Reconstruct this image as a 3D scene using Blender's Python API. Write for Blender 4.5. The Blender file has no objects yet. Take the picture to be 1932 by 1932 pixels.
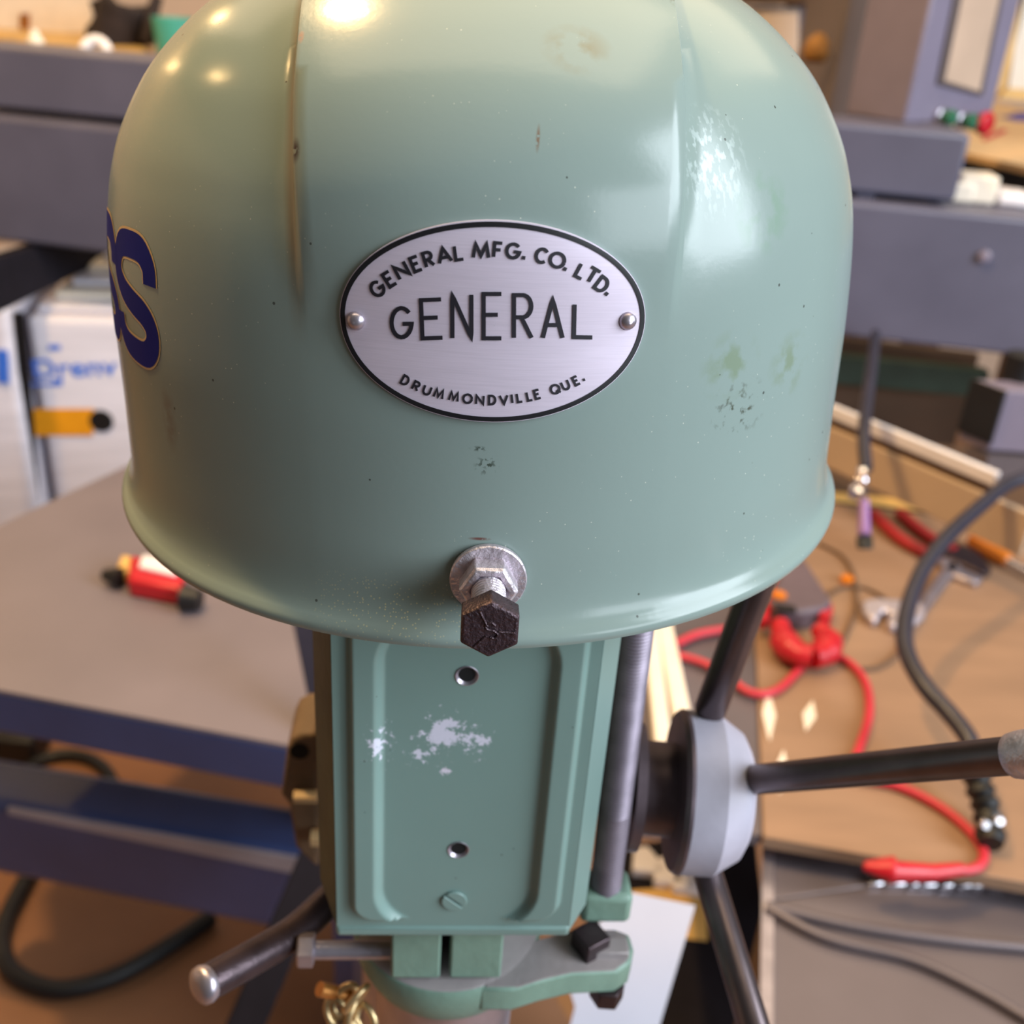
import bpy, bmesh, math, random
import numpy as np
from mathutils import Vector, Matrix
random.seed(4)
scn = bpy.context.scene
COL = scn.collection
R_ = math.radians

# ------------------------------------------------------------------ camera
EYE = np.array([0.0, 0.0, 1.5])
PITCH, ROLL, FPX, CXY = R_(27.0), R_(4.0), 1932.0, 966.0
_f = np.array([0, math.cos(PITCH), -math.sin(PITCH)])
_r = np.array([1.0, 0, 0])
_d = np.cross(_f, _r)
_R = math.cos(ROLL) * _r - math.sin(ROLL) * _d
_D = math.sin(ROLL) * _r + math.cos(ROLL) * _d
CAM = np.stack([_R, _D, _f])
cam = bpy.data.cameras.new('camera')
cam.sensor_width = 36.0
cam.lens = 36.0
cam.clip_start = 0.01
cam.clip_end = 60
cam.dof.use_dof = True
cam.dof.focus_distance = 0.222
cam.dof.aperture_fstop = 14.0
cam.dof.aperture_blades = 0
camo = bpy.data.objects.new('camera', cam)
COL.objects.link(camo)
mw = Matrix.Identity(4)
for i in range(3):
    mw[i][0], mw[i][1], mw[i][2], mw[i][3] = _R[i], -_D[i], -_f[i], EYE[i]
camo.matrix_world = mw
scn.camera = camo

# ------------------------------------------------------------------ world, lamps, exposure
scn.view_settings.view_transform = 'Standard'
scn.view_settings.look = 'None'
scn.view_settings.gamma = 1.0
scn.view_settings.exposure = 0.0
scn.view_settings.use_curve_mapping = False
w = bpy.data.worlds.new('world')
scn.world = w
w.use_nodes = True
bg = w.node_tree.nodes['Background']
bg.inputs[0].default_value = (1.0, 0.90, 0.84, 1)
bg.inputs[1].default_value = 0.06


def area_light(name, loc, target, sx, sy, power, color):
    l = bpy.data.lights.new(name, 'AREA')
    l.shape = 'RECTANGLE'
    l.size, l.size_y = sx, sy
    l.energy = power
    l.color = color
    o = bpy.data.objects.new(name, l)
    COL.objects.link(o)
    o.location = loc
    o.rotation_euler = (Vector(target) - Vector(loc)).to_track_quat('-Z', 'Y').to_euler()
    o['kind'] = 'helper'
    return o


def ball_light(name, loc, power, color, rad=0.06):
    l = bpy.data.lights.new(name, 'POINT')
    l.energy = power
    l.color = color
    l.shadow_soft_size = rad
    o = bpy.data.objects.new(name, l)
    COL.objects.link(o)
    o.location = loc
    o['kind'] = 'helper'
    return o


WARM = (1.0, 0.63, 0.26)
area_light('window_and_fill_light', (2.5, -0.50, 2.60), (0.0, 0.25, 1.4), 1.5, 1.9, 135, (0.82, 0.91, 1.0))
area_light('window_and_fill_light', (2.6, -2.1, 2.1), (0.0, 0.25, 1.35), 1.8, 1.4, 58, (0.84, 0.92, 1.0))  # fill light added at front right to brighten the hood, not a window
area_light('overhead_fill', (-0.1, 0.55, 3.0), (-0.1, 0.45, 0.0), 1.9, 1.2, 30, (1.0, 0.80, 0.53))  # added overhead fill brightening the hood top, not a real panel
area_light('overhead_fill', (0.9, 2.5, 3.2), (0.7, 1.9, 0.0), 2.4, 1.6, 22, (1.0, 0.78, 0.52))  # broad fill added for the background, sized to keep its reflection soft
area_light('overhead_fill', (-1.2, 2.8, 3.2), (-0.9, 1.8, 0.0), 2.4, 1.6, 18, (1.0, 0.76, 0.50))  # same kind of added fill over the left background
for x, y, z, p in ((-2.3, 1.37, 3.0, 14), (-3.8, 4.2, 3.0, 18), (-2.35, 3.4, 3.0, 16)):
    ball_light('ceiling_lamp_glow', (x, y, z), p, WARM, 0.045)
ball_light('ceiling_lamp_glow', (-0.75, 0.72, 2.9), 120, WARM, 0.05)

# ------------------------------------------------------------------ pixel -> world helpers (real planes of the workshop)


def proj(p):
    q = CAM @ (np.asarray(p, float) - EYE)
    return np.array([CXY + FPX * q[0] / q[2], CXY + FPX * q[1] / q[2]])


def ray(px, py):
    return np.array([(px - CXY) / FPX, (py - CXY) / FPX, 1.0]) @ CAM


def P(px, py, depth):
    return EYE + ray(px, py) * depth


def Z(px, py, z):
    v = ray(px, py)
    return EYE + v * ((z - EYE[2]) / v[2])


def Y(px, py, y):
    v = ray(px, py)
    return EYE + v * (y / v[1])


def reach(A, vec, px=None, py=None):
    """distance along vec from A at which the picture column px / row py is met"""
    q = CAM @ (np.asarray(A) - EYE)
    d = CAM @ np.asarray(vec, float)
    if px is not None:
        k = (px - CXY) / FPX
        return (k * q[2] - q[0]) / (d[0] - k * d[2])
    k = (py - CXY) / FPX
    return (k * q[2] - q[1]) / (d[1] - k * d[2])


UP = np.array([0, 0, 1.0])


def drop(A, py):
    return np.asarray(A) - UP * reach(A, -UP, py=py)


def unit(v):
    v = np.asarray(v, float)
    return v / np.linalg.norm(v)


# ------------------------------------------------------------------ materials
MATS = {}


def srgb(c):
    return tuple(((x / 255) / 12.92 if x / 255 < 0.04045 else (((x / 255) + 0.055) / 1.055) ** 2.4) for x in c)


def base_mat(name, col, rough=0.5, metal=0.0, var=0.12, vscale=25.0, bump=0.0, bscale=300.0, spec=0.5, stretch=None, rvar=0.0, coat=0.0):
    m = bpy.data.materials.new(name)
    m.use_nodes = True
    nt = m.node_tree
    b = nt.nodes['Principled BSDF']
    b.inputs['Roughness'].default_value = rough
    b.inputs['Metallic'].default_value = metal
    b.inputs['Specular IOR Level'].default_value = spec
    b.inputs['Coat Weight'].default_value = coat
    c = srgb(col) if max(col) > 1 else col
    tc = nt.nodes.new('ShaderNodeTexCoord')
    src = tc.outputs['Object']
    if stretch:
        mp = nt.nodes.new('ShaderNodeMapping')
        mp.inputs['Scale'].default_value = stretch
        nt.links.new(src, mp.inputs[0])
        src = mp.outputs[0]
    n = nt.nodes.new('ShaderNodeTexNoise')
    n.inputs['Scale'].default_value = vscale
    n.inputs['Detail'].default_value = 6
    nt.links.new(src, n.inputs['Vector'])
    r = nt.nodes.new('ShaderNodeValToRGB')
    r.color_ramp.elements[0].position = 0.3
    r.color_ramp.elements[1].position = 0.7
    r.color_ramp.elements[0].color = (*[max(0, x * (1 - var)) for x in c], 1)
    r.color_ramp.elements[1].color = (*[min(1, x * (1 + var)) for x in c], 1)
    nt.links.new(n.outputs['Fac'], r.inputs[0])
    nt.links.new(r.outputs[0], b.inputs['Base Color'])
    if rvar:
        mr = nt.nodes.new('ShaderNodeMapRange')
        mr.inputs['To Min'].default_value = max(0.02, rough - rvar)
        mr.inputs['To Max'].default_value = min(1, rough + rvar)
        nt.links.new(n.outputs['Fac'], mr.inputs[0])
        nt.links.new(mr.outputs[0], b.inputs['Roughness'])
    if bump:
        n2 = nt.nodes.new('ShaderNodeTexNoise')
        n2.inputs['Scale'].default_value = bscale
        n2.inputs['Detail'].default_value = 3
        nt.links.new(src, n2.inputs['Vector'])
        bp = nt.nodes.new('ShaderNodeBump')
        bp.inputs['Strength'].default_value = bump
        bp.inputs['Distance'].default_value = 0.001
        nt.links.new(n2.outputs['Fac'], bp.inputs['Height'])
        nt.links.new(bp.outputs[0], b.inputs['Normal'])
    MATS[name] = m
    m['src'] = 0
    return m


def overlay(m, col, mask_socket, rough=None):
    """mix a colour over the present base colour with a mask"""
    nt = m.node_tree
    b = nt.nodes['Principled BSDF']
    old = b.inputs['Base Color'].links[0].from_socket
    mx = nt.nodes.new('ShaderNodeMix')
    mx.data_type = 'RGBA'
    nt.links.new(mask_socket, mx.inputs[0])
    nt.links.new(old, mx.inputs[6])
    mx.inputs[7].default_value = (*srgb(col), 1)
    nt.links.new(mx.outputs[2], b.inputs['Base Color'])


def mnode(nt, op, a, b=None, clamp=False):
    n = nt.nodes.new('ShaderNodeMath')
    n.operation = op
    n.use_clamp = clamp
    for i, x in enumerate((a, b)):
        if x is None:
            continue
        if isinstance(x, (int, float)):
            n.inputs[i].default_value = x
        else:
            nt.links.new(x, n.inputs[i])
    return n.outputs[0]


def objcoord(nt):
    for n in nt.nodes:
        if n.type == 'TEX_COORD':
            return n.outputs['Object']


def noise_mask(m, scale, lo, hi, detail=4, stretch=None, rot=(0, 0, 0)):
    nt = m.node_tree
    src = objcoord(nt)
    if stretch:
        mp = nt.nodes.new('ShaderNodeMapping')
        mp.inputs['Scale'].default_value = stretch
        mp.inputs['Rotation'].default_value = rot
        nt.links.new(src, mp.inputs[0])
        src = mp.outputs[0]
    n = nt.nodes.new('ShaderNodeTexNoise')
    n.inputs['Scale'].default_value = scale
    n.inputs['Detail'].default_value = detail
    nt.links.new(src, n.inputs['Vector'])
    r = nt.nodes.new('ShaderNodeMapRange')
    r.inputs['From Min'].default_value = lo
    r.inputs['From Max'].default_value = hi
    nt.links.new(n.outputs['Fac'], r.inputs[0])
    return r.outputs[0]


def speck_mask(m, scale, size, amount=1.0):
    nt = m.node_tree
    v = nt.nodes.new('ShaderNodeTexVoronoi')
    v.inputs['Scale'].default_value = scale
    nt.links.new(objcoord(nt), v.inputs['Vector'])
    sep = nt.nodes.new('ShaderNodeSeparateColor')
    nt.links.new(v.outputs['Color'], sep.inputs[0])
    keep = mnode(nt, 'LESS_THAN', sep.outputs[0], amount)
    near = mnode(nt, 'LESS_THAN', v.outputs['Distance'], size)
    return mnode(nt, 'MULTIPLY', keep, near)


def spot_mask(m, p, radii, soft=0.5):
    """ellipsoid mask round a local point"""
    nt = m.node_tree
    s = nt.nodes.new('ShaderNodeVectorMath')
    s.operation = 'SUBTRACT'
    nt.links.new(objcoord(nt), s.inputs[0])
    s.inputs[1].default_value = tuple(p)
    d = nt.nodes.new('ShaderNodeVectorMath')
    d.operation = 'DIVIDE'
    nt.links.new(s.outputs[0], d.inputs[0])
    d.inputs[1].default_value = tuple(radii)
    l = nt.nodes.new('ShaderNodeVectorMath')
    l.operation = 'LENGTH'
    nt.links.new(d.outputs[0], l.inputs[0])
    r = nt.nodes.new('ShaderNodeMapRange')
    r.inputs['From Min'].default_value = 1.0
    r.inputs['From Max'].default_value = soft
    nt.links.new(l.outputs['Value'], r.inputs[0])
    return r.outputs[0]


# ------------------------------------------------------------------ mesh builder
class MB:
    def __init__(self):
        self.v, self.f = [], []

    def add(self, vs, fs):
        o = len(self.v)
        self.v += [tuple(float(c) for c in x) for x in vs]
        self.f += [tuple(i + o for i in f) for f in fs]
        return self

    def prism(self, pts, vec):
        n = len(pts)
        pts = [np.asarray(p, float) for p in pts]
        vec = np.asarray(vec, float)
        vs = pts + [p + vec for p in pts]
        fs = [tuple(range(n)), tuple(range(2 * n - 1, n - 1, -1))]
        fs += [(i, i + n, (i + 1) % n + n, (i + 1) % n) for i in range(n)]
        return self.add(vs, fs)

    def box(self, c, hx, hy, hz):
        c, hx, hy, hz = (np.asarray(a, float) for a in (c, hx, hy, hz))
        return self.prism([c - hx - hy - hz, c + hx - hy - hz, c + hx + hy - hz, c - hx + hy - hz], 2 * hz)

    def abox(self, lo, hi):
        lo, hi = np.minimum(lo, hi), np.maximum(lo, hi)
        return self.prism([(lo[0], lo[1], lo[2]), (hi[0], lo[1], lo[2]), (hi[0], hi[1], lo[2]), (lo[0], hi[1], lo[2])], (0, 0, hi[2] - lo[2]))

    def beam(self, a, b, wv, hv):
        a, b, wv, hv = (np.asarray(x, float) for x in (a, b, wv, hv))
        return self.prism([a - wv - hv, a + wv - hv, a + wv + hv, a - wv + hv], b - a)

    def tube(self, pts, rad, n=12, cap=True, closed=False):
        pts = [np.asarray(p, float) for p in pts]
        m = len(pts)
        rads = rad if isinstance(rad, (list, tuple)) else [rad] * m
        vs, fs = [], []
        prev = None
        for i, p in enumerate(pts):
            a = pts[(i - 1) % m] if (i > 0 or closed) else p
            b = pts[(i + 1) % m] if (i < m - 1 or closed) else p
            t = unit(b - a)
            if prev is None:
                ref = np.array([0, 0, 1.0]) if abs(t[2]) < 0.9 else np.array([1.0, 0, 0])
                u = unit(np.cross(t, ref))
            else:
                u = unit(prev - t * np.dot(prev, t))
            prev = u
            w_ = np.cross(t, u)
            for k in range(n):
                an = 2 * math.pi * k / n
                vs.append(p + rads[i] * (math.cos(an) * u + math.sin(an) * w_))
        for i in range(m if closed else m - 1):
            j = (i + 1) % m
            for k in range(n):
                l = (k + 1) % n
                fs.append((i * n + k, i * n + l, j * n + l, j * n + k))
        if cap and not closed:
            fs.append(tuple(range(n - 1, -1, -1)))
            fs.append(tuple(range((m - 1) * n, m * n)))
        return self.add(vs, fs)

    def lathe(self, o, axis, prof, n=32, up=None, cap=True, phase=0.0):
        """prof: (distance along axis, radius)"""
        o = np.asarray(o, float)
        a = unit(axis)
        ref = np.asarray(up, float) if up is not None else (np.array([0, 0, 1.0]) if abs(a[2]) < 0.9 else np.array([1.0, 0, 0]))
        u = unit(ref - a * np.dot(ref, a))
        w_ = np.cross(a, u)
        vs, fs = [], []
        for t, r in prof:
            for k in range(n):
                an = 2 * math.pi * k / n + phase
                vs.append(o + a * t + r * (math.cos(an) * u + math.sin(an) * w_))
        for i in range(len(prof) - 1):
            for k in range(n):
                l = (k + 1) % n
                fs.append((i * n + k, i * n + l, (i + 1) * n + l, (i + 1) * n + k))
        if cap:
            fs.append(tuple(range(n - 1, -1, -1)))
            fs.append(tuple(range((len(prof) - 1) * n, len(prof) * n)))
        return self.add(vs, fs)


ROOTLOC = {}


def root(name, loc, label=None, cat=None, group=None, kind=None):
    o = bpy.data.objects.new(name, None)
    COL.objects.link(o)
    o.location = tuple(float(x) for x in loc)
    o.empty_display_size = 0.02
    ROOTLOC[o] = np.asarray(loc, float)
    tag(o, label, cat, group, kind)
    return o


def tag(o, label=None, cat=None, group=None, kind=None):
    for k, v in (('label', label), ('category', cat), ('group', group), ('kind', kind)):
        if v:
            o[k] = v
    return o


def build(name, mb, mat, parent=None, smooth=35, bevel=0.0, label=None, cat=None, group=None, kind=None, loc=None, seg=2):
    """one mesh object; vertices are given in world space"""
    if parent is not None:
        off = ROOTLOC[parent]
    else:
        a = np.array(mb.v)
        off = np.asarray(loc, float) if loc is not None else np.array([a[:, 0].mean(), a[:, 1].mean(), a[:, 2].min()])
    me = bpy.data.meshes.new(name)
    me.from_pydata([tuple(np.asarray(v) - off) for v in mb.v], [], mb.f)
    bm = bmesh.new()
    bm.from_mesh(me)
    bmesh.ops.recalc_face_normals(bm, faces=bm.faces)
    if smooth:
        lim = R_(smooth)
        for f in bm.faces:
            f.smooth = True
        for e in bm.edges:
            if len(e.link_faces) == 2 and e.calc_face_angle(0) > lim:
                e.smooth = False
    bm.to_mesh(me)
    bm.free()
    me.materials.append(mat)
    o = bpy.data.objects.new(name, me)
    COL.objects.link(o)
    if parent is not None:
        o.parent = parent
        ROOTLOC[o] = off
    else:
        o.location = tuple(off)
        ROOTLOC[o] = off
    if bevel:
        b = o.modifiers.new('edge', 'BEVEL')
        b.width = bevel
        b.segments = seg
        b.limit_method = 'ANGLE'
        b.angle_limit = R_(40)
    tag(o, label, cat, group, kind)
    return o


def catmull(pts, k=6):
    pts = [np.asarray(p, float) for p in pts]
    q = [2 * pts[0] - pts[1]] + pts + [2 * pts[-1] - pts[-2]]
    out = []
    for i in range(1, len(q) - 2):
        for j in range(k):
            t = j / k
            a, b, c, d = q[i - 1], q[i], q[i + 1], q[i + 2]
            out.append(0.5 * ((2 * b) + (c - a) * t + (2 * a - 5 * b + 4 * c - d) * t * t + (3 * b - a - 3 * c + d) * t ** 3))
    out.append(pts[-1])
    return out


def sstep(x, a, b):
    t = min(1.0, max(0.0, (x - a) / (b - a)))
    return t * t * (3 - 2 * t)


# paints and metals
GREEN = (131, 147, 142)
M_hood = base_mat('hood_green_enamel', GREEN, 0.20, var=0.05, vscale=9, spec=0.34, bump=0.02, bscale=700, rvar=0.04)
M_panel = base_mat('panel_green_enamel', (117, 143, 137), 0.36, var=0.05, vscale=14, bump=0.03, bscale=600)
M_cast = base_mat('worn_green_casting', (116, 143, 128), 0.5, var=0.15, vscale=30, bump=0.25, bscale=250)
M_shaded_side = base_mat('shaded_green_casting', (70, 78, 58), 0.6, var=0.35, vscale=40, bump=0.3, bscale=250)  # darker green carries the shade under the hood in its colour
M_greyworn = base_mat('bare_grey_casting', (150, 142, 142), 0.5, 0.1, var=0.15, vscale=50, bump=0.2, bscale=250)
M_alu = base_mat('brushed_aluminium', (222, 210, 226), 0.42, 0.35, var=0.05, vscale=90, stretch=(1, 1, 40), bump=0.02, bscale=200)
M_black = base_mat('black_enamel', (22, 22, 26), 0.4, var=0.2, vscale=60)
M_ink = base_mat('black_print', (24, 22, 32), 0.55, var=0.1)
M_steel = base_mat('dull_steel', (176, 168, 178), 0.35, 0.8, var=0.15, vscale=80, bump=0.1, bscale=500)
M_zinc = base_mat('zinc_plate', (205, 196, 205), 0.4, 0.7, var=0.22, vscale=350, bump=0.35, bscale=900)
M_darksteel = base_mat('dark_oiled_steel', (74, 62, 66), 0.36, 0.75, var=0.25, vscale=120, bump=0.15, bscale=700)
M_bolthead = base_mat('black_oxide_steel', (66, 52, 58), 0.42, 0.55, var=0.3, vscale=500, bump=0.5, bscale=1200)
M_handle = base_mat('blued_steel_rod', (108, 96, 98), 0.34, 0.85, var=0.2, vscale=60)
M_chrome = base_mat('bright_chrome', (225, 222, 228), 0.12, 1.0, var=0.03)
M_hubgrey = base_mat('grey_painted_hub', (176, 172, 186), 0.45, 0.0, var=0.1, vscale=50, bump=0.1)
M_brass = base_mat('brass', (214, 186, 138), 0.35, 0.8, var=0.15, vscale=200)
M_bronze = base_mat('bronze', (190, 128, 66), 0.35, 0.7, var=0.15, vscale=200)
M_blueink = base_mat('dark_blue_letter', (12, 26, 124), 0.55, var=0.12, spec=0.06, vscale=40)
M_tanline = base_mat('tan_outline', (206, 176, 130), 0.5, var=0.1)
M_rod = base_mat('grey_threaded_rod', (138, 128, 140), 0.5, 0.55, var=0.2, vscale=120)
M_brownc = base_mat('brown_grimy_casting', (112, 90, 68), 0.6, var=0.3, vscale=40, bump=0.3, bscale=250)
M_hole_shade = base_mat('hole_shade', (4, 4, 5), 0.9, var=0.1)  # near-black, paints the shade inside open holes

# ================================================================== BELT GUARD (green hood)
HO = P(899, 928, 0.304)
_rho, _psi = -0.042, 0.068
_Ry = np.array([[math.cos(_rho), 0, math.sin(_rho)], [0, 1, 0], [-math.sin(_rho), 0, math.cos(_rho)]])
_Rz = np.array([[math.cos(_psi), -math.sin(_psi), 0], [math.sin(_psi), math.cos(_psi), 0], [0, 0, 1]])
HO = HO + _Ry @ np.array([0, 0.0307, 0])
HR = _Ry @ _Rz


def H(x, y, z):
    return HO + HR @ np.array([x, y, z])


PROF = [(0.1099, -0.0015), (0.1102, -0.0004), (0.1100, 0.0008), (0.1092, 0.0020), (0.1082, 0.0032), (0.1072, 0.0052), (0.1064, 0.0086), (0.1059, 0.0132), (0.1056, 0.0200), (0.1052, 0.0300), (0.1049, 0.0415),
        (0.1046, 0.0530), (0.1038, 0.0660), (0.1027, 0.0765), (0.1011, 0.0855), (0.0991, 0.0925), (0.0966, 0.0990),
        (0.0925, 0.1065), (0.0874, 0.1140), (0.0806, 0.1212), (0.0735, 0.1272), (0.0660, 0.1322), (0.056, 0.1372), (0.047, 0.1403), (0.0405, 0.1421), (0.0392, 0.1424), (0.0380, 0.1427), (0.0365, 0.1430), (0.030, 0.1442), (0.015, 0.1456), (0.0, 0.146)]
prof = catmull([np.array(p) for p in PROF], 4)
prof = [np.array(p) for p in prof]
BAND = 0.0386      # half-width of the raised middle band


def band_step(z):
    return 0.0048 * sstep(z, 0.066, 0.112)


def hood_level(r, z, nrm, step, cols_front, back, sgn=1):
    """points of one horizontal contour, left rear -> front -> right rear"""
    out = []
    tc = math.asin(min(0.93, BAND / max(r, 1e-4)))
    e = min(0.02, 0.0015 / max(r, 0.02))
    angs = [-math.pi / 2 + (math.pi / 2 - tc - e) * i / 22 for i in range(22)]
    angs += [-tc - e, -tc - e * 0.4, -tc + e * 0.4, -tc + e]
    angs += [-tc + e + (2 * tc - 2 * e) * i / 26 for i in range(1, 26)]
    angs += [tc - e, tc - e * 0.4, tc + e * 0.4, tc + e]
    angs += [tc + e + (math.pi / 2 - tc - e) * i / 22 for i in range(1, 23)]
    s = (step(z) if step else 0) * sstep(r, 0.0, 0.004)
    if r < 0.004 and step:
        z = z + step(z) * (1 - sstep(r, 0.0, 0.004))
    left = []
    for yb in (back, back * 0.66, back * 0.33):
        kb_ = sstep(r, BAND + 0.0015, BAND - 0.0015)
        left.append((-r - nrm[0] * s * kb_, yb, z + nrm[1] * s * kb_))
    pts = left[:]
    for a in angs:
        k = sstep(abs(a), tc + e, tc - e) if r > BAND + 0.003 else sstep(abs(r * math.sin(a)), BAND + 0.0015, BAND - 0.0015)
        x, y = r * math.sin(a), -r * math.cos(a)
        pts.append((x + nrm[0] * s * k * math.sin(a), y - nrm[0] * s * k * math.cos(a), z + nrm[1] * s * k))
    for yb in (back * 0.33, back * 0.66, back):
        kb_ = sstep(r, BAND + 0.0015, BAND - 0.0015)
        pts.append((r + nrm[0] * s * kb_, yb, z + nrm[1] * s * kb_))
    return pts


mb = MB()
BACK = 0.17
levels = []
for i, (r, z) in enumerate(prof):
    a, b = prof[max(0, i - 1)], prof[min(len(prof) - 1, i + 1)]
    t = unit(b - a)
    nrm = (t[1], -t[0])
    levels.append(hood_level(r, z, nrm, band_step, 0, BACK))
inner = []
for (r, z) in [(0.1094, -0.0015), (0.1090, 0.0), (0.1066, 0.0034), (0.1046, 0.0100), (0.1040, 0.020), (0.1030, 0.05), (0.1010, 0.072), (0.0960, 0.094), (0.085, 0.113), (0.065, 0.129), (0.035, 0.140), (0.0, 0.143)]:
    inner.append(hood_level(r, z, (1, 0), None, 0, BACK))
rings = inner[::-1] + levels
n = len(rings[0])
vs = [H(*p) for rg in rings for p in rg]
fs = []
for i in range(len(rings) - 1):
    for k in range(n - 1):
        fs.append((i * n + k, i * n + k + 1, (i + 1) * n + k + 1, (i + 1) * n + k))
mb.add(vs, fs)
guard = root('belt_guard', H(0, 0, 0), 'domed green sheet metal belt guard with an oval maker plate above the bolt', 'guard')
build('hood_shell', mb, M_hood, guard, smooth=50)
# rear closing sheet
mb = MB()
back_pts = [H(rg[0][0], BACK - 0.001, rg[0][2]) for rg in levels] + [H(rg[-1][0], BACK - 0.001, rg[-1][2]) for rg in levels[::-1]]
mb.prism(back_pts, HR @ np.array([0, 0.0012, 0]))
build('rear_sheet', mb, M_hood, guard)


def r_at(z):
    for i in range(len(prof) - 1):
        if prof[i][1] <= z <= prof[i + 1][1]:
            t = (z - prof[i][1]) / (prof[i + 1][1] - prof[i][1])
            return prof[i][0] + t * (prof[i + 1][0] - prof[i][0])
    return prof[0][0]


def on_hood(s, z, h=0.0, band=True):
    """point at arc length s from the middle, height z, h above the surface"""
    r = r_at(z) + (band_step(z) if band else 0)
    a = s / 0.1035
    return H((r + h) * math.sin(a), -(r + h) * math.cos(a), z)


def hood_hit(px, py, lift=0.0):
    """march the view ray to the guard wall -> (arc s, z, point)"""
    v = HR.T @ ray(px, py)
    o = HR.T @ (EYE - HO)
    t = 0.12
    while t < 0.5:
        p = o + v * t
        if 0 < p[2] < 0.14:
            rr = math.hypot(p[0], p[1])
            lim = r_at(p[2]) + (band_step(p[2]) if abs(p[0]) < BAND else 0) + lift
            if rr < lim:
                return math.atan2(p[0], -p[1]) * 0.1035, p[2], HO + HR @ p
        t += 0.0002
    return None


# --- name plate
PS, PZ, _ = hood_hit(929, 604)
PA = (hood_hit(1213, 608)[0] - hood_hit(645, 608)[0]) / 2
PS = (hood_hit(1213, 608)[0] + hood_hit(645, 608)[0]) / 2
zt, zb = hood_hit(930, 414)[1], hood_hit(930, 793)[1]
PZ, PB = (zt + zb) / 2, (zt - zb) / 2
PT = -0.012


def plate_pt(u, v, h):
    """plate units: u,v in -1..1 of the ellipse"""
    s, z = u * PA, v * PB
    c, d = math.cos(PT), math.sin(PT)
    return on_hood(PS + s * c - z * d, PZ + s * d + z * c, h)


def plate_disc(k0, k1, h, rings=10, seg=96, side=None):
    mb = MB()
    vs, fs = [], []
    ks = [k0 + (k1 - k0) * i / rings for i in range(rings + 1)]
    for k in ks:
        for j in range(seg):
            a = 2 * math.pi * j / seg
            vs.append(plate_pt(k * math.cos(a), k * math.sin(a), h))
    for i in range(rings):
        for j in range(seg):
            l = (j + 1) % seg
            fs.append((i * seg + j, i * seg + l, (i + 1) * seg + l, (i + 1) * seg + j))
    if side is not None:
        b = len(vs)
        for j in range(seg):
            a = 2 * math.pi * j / seg
            vs.append(plate_pt(k1 * 1.004 * math.cos(a), k1 * 1.004 * math.sin(a), side))
        for j in range(seg):
            l = (j + 1) % seg
            fs.append((rings * seg + j, rings * seg + l, b + l, b + j))
    mb.add(vs, fs)
    return mb


plate = build('nameplate', plate_disc(0.002, 1.0, 0.0009, 14, side=-0.0005), M_alu, guard, label='oval brushed aluminium maker plate')
bmb = MB()
bvs = []
for j in range(96):
    a = 2 * math.pi * j / 96
    c_, s_ = math.cos(a), math.sin(a)
    bvs += [plate_pt(c_ * 0.962, s_ * 0.942, 0.00104), plate_pt(c_ * 0.978, s_ * 0.967, 0.00106), plate_pt(c_ * 0.994, s_ * 0.991, 0.00104)]
bfs = []
for j in range(96):
    l = (j + 1) % 96
    bfs += [(3 * j, 3 * l, 3 * l + 1, 3 * j + 1), (3 * j + 1, 3 * l + 1, 3 * l + 2, 3 * j + 2)]
build('border', bmb.add(bvs, bfs), M_black, plate, label='black painted rim of the plate')
for px in (671, 1185):
    s, z, _ = hood_hit(px, 606, 0.0012)
    c = on_hood(s, z, 0.0009)
    nrm = unit(on_hood(s, z, 0.01) - on_hood(s, z, 0.0))
    rp = [(0.0, 0.0019), (0.0004, 0.00188), (0.0009, 0.0016), (0.0013, 0.0011), (0.0015, 0.0005), (0.00155, 0.0)]
    build('rivet', MB().lathe(c, nrm, rp, 20), M_steel, plate, smooth=80)


# --- stroke lettering
def arc(cx, cy, rx, ry, a0, a1, k=18):
    return [(cx + rx * math.cos(R_(a0 + (a1 - a0) * i / k)), cy + ry * math.sin(R_(a0 + (a1 - a0) * i / k))) for i in range(k + 1)]


GLYPH = {
    'G': [arc(.5, .5, .5, .5, 42, 352) + [(1, .46), (.55, .46)]],
    'E': [[(1, 1), (0, 1), (0, 0), (1, 0)], [(0, .53), (.8, .53)]],
    'N': [[(0, 0), (0, 1), (1, 0), (1, 1)]],
    'R': [[(0, 0), (0, 1), (.5, 1)] + arc(.5, .74, .48, .26, 90, -90, 12) + [(0, .48)], [(.42, .48), (1, 0)]],
    'A': [[(0, 0), (.5, 1), (1, 0)], [(.2, .33), (.8, .33)]],
    'L': [[(0, 1), (0, 0), (1, 0)]],
    'M': [[(0, 0), (.14, 1), (.5, .12), (.86, 1), (1, 0)]],
    'F': [[(0, 0), (0, 1), (1, 1)], [(0, .52), (.85, .52)]],
    'C': [arc(.5, .5, .5, .5, 42, 318)],
    'O': [arc(.5, .5, .5, .5, 0, 360, 28)],
    'T': [[(0, 1), (1, 1)], [(.5, 1), (.5, 0)]],
    'D': [[(.4, 0), (0, 0), (0, 1), (.4, 1)] + arc(.4, .5, .6, .5, 90, -90, 16)],
    'U': [[(0, 1), (0, .4)] + arc(.5, .4, .5, .4, 180, 360, 14) + [(1, 1)]],
    'V': [[(0, 1), (.5, 0), (1, 1)]],
    'I': [[(.5, 0), (.5, 1)]],
    'Q': [arc(.5, .5, .5, .5, 0, 360, 28), [(.6, .3), (1.0, -.04)]],
    '.': [[(.5, 0), (.5, 1)]],
}


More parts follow.
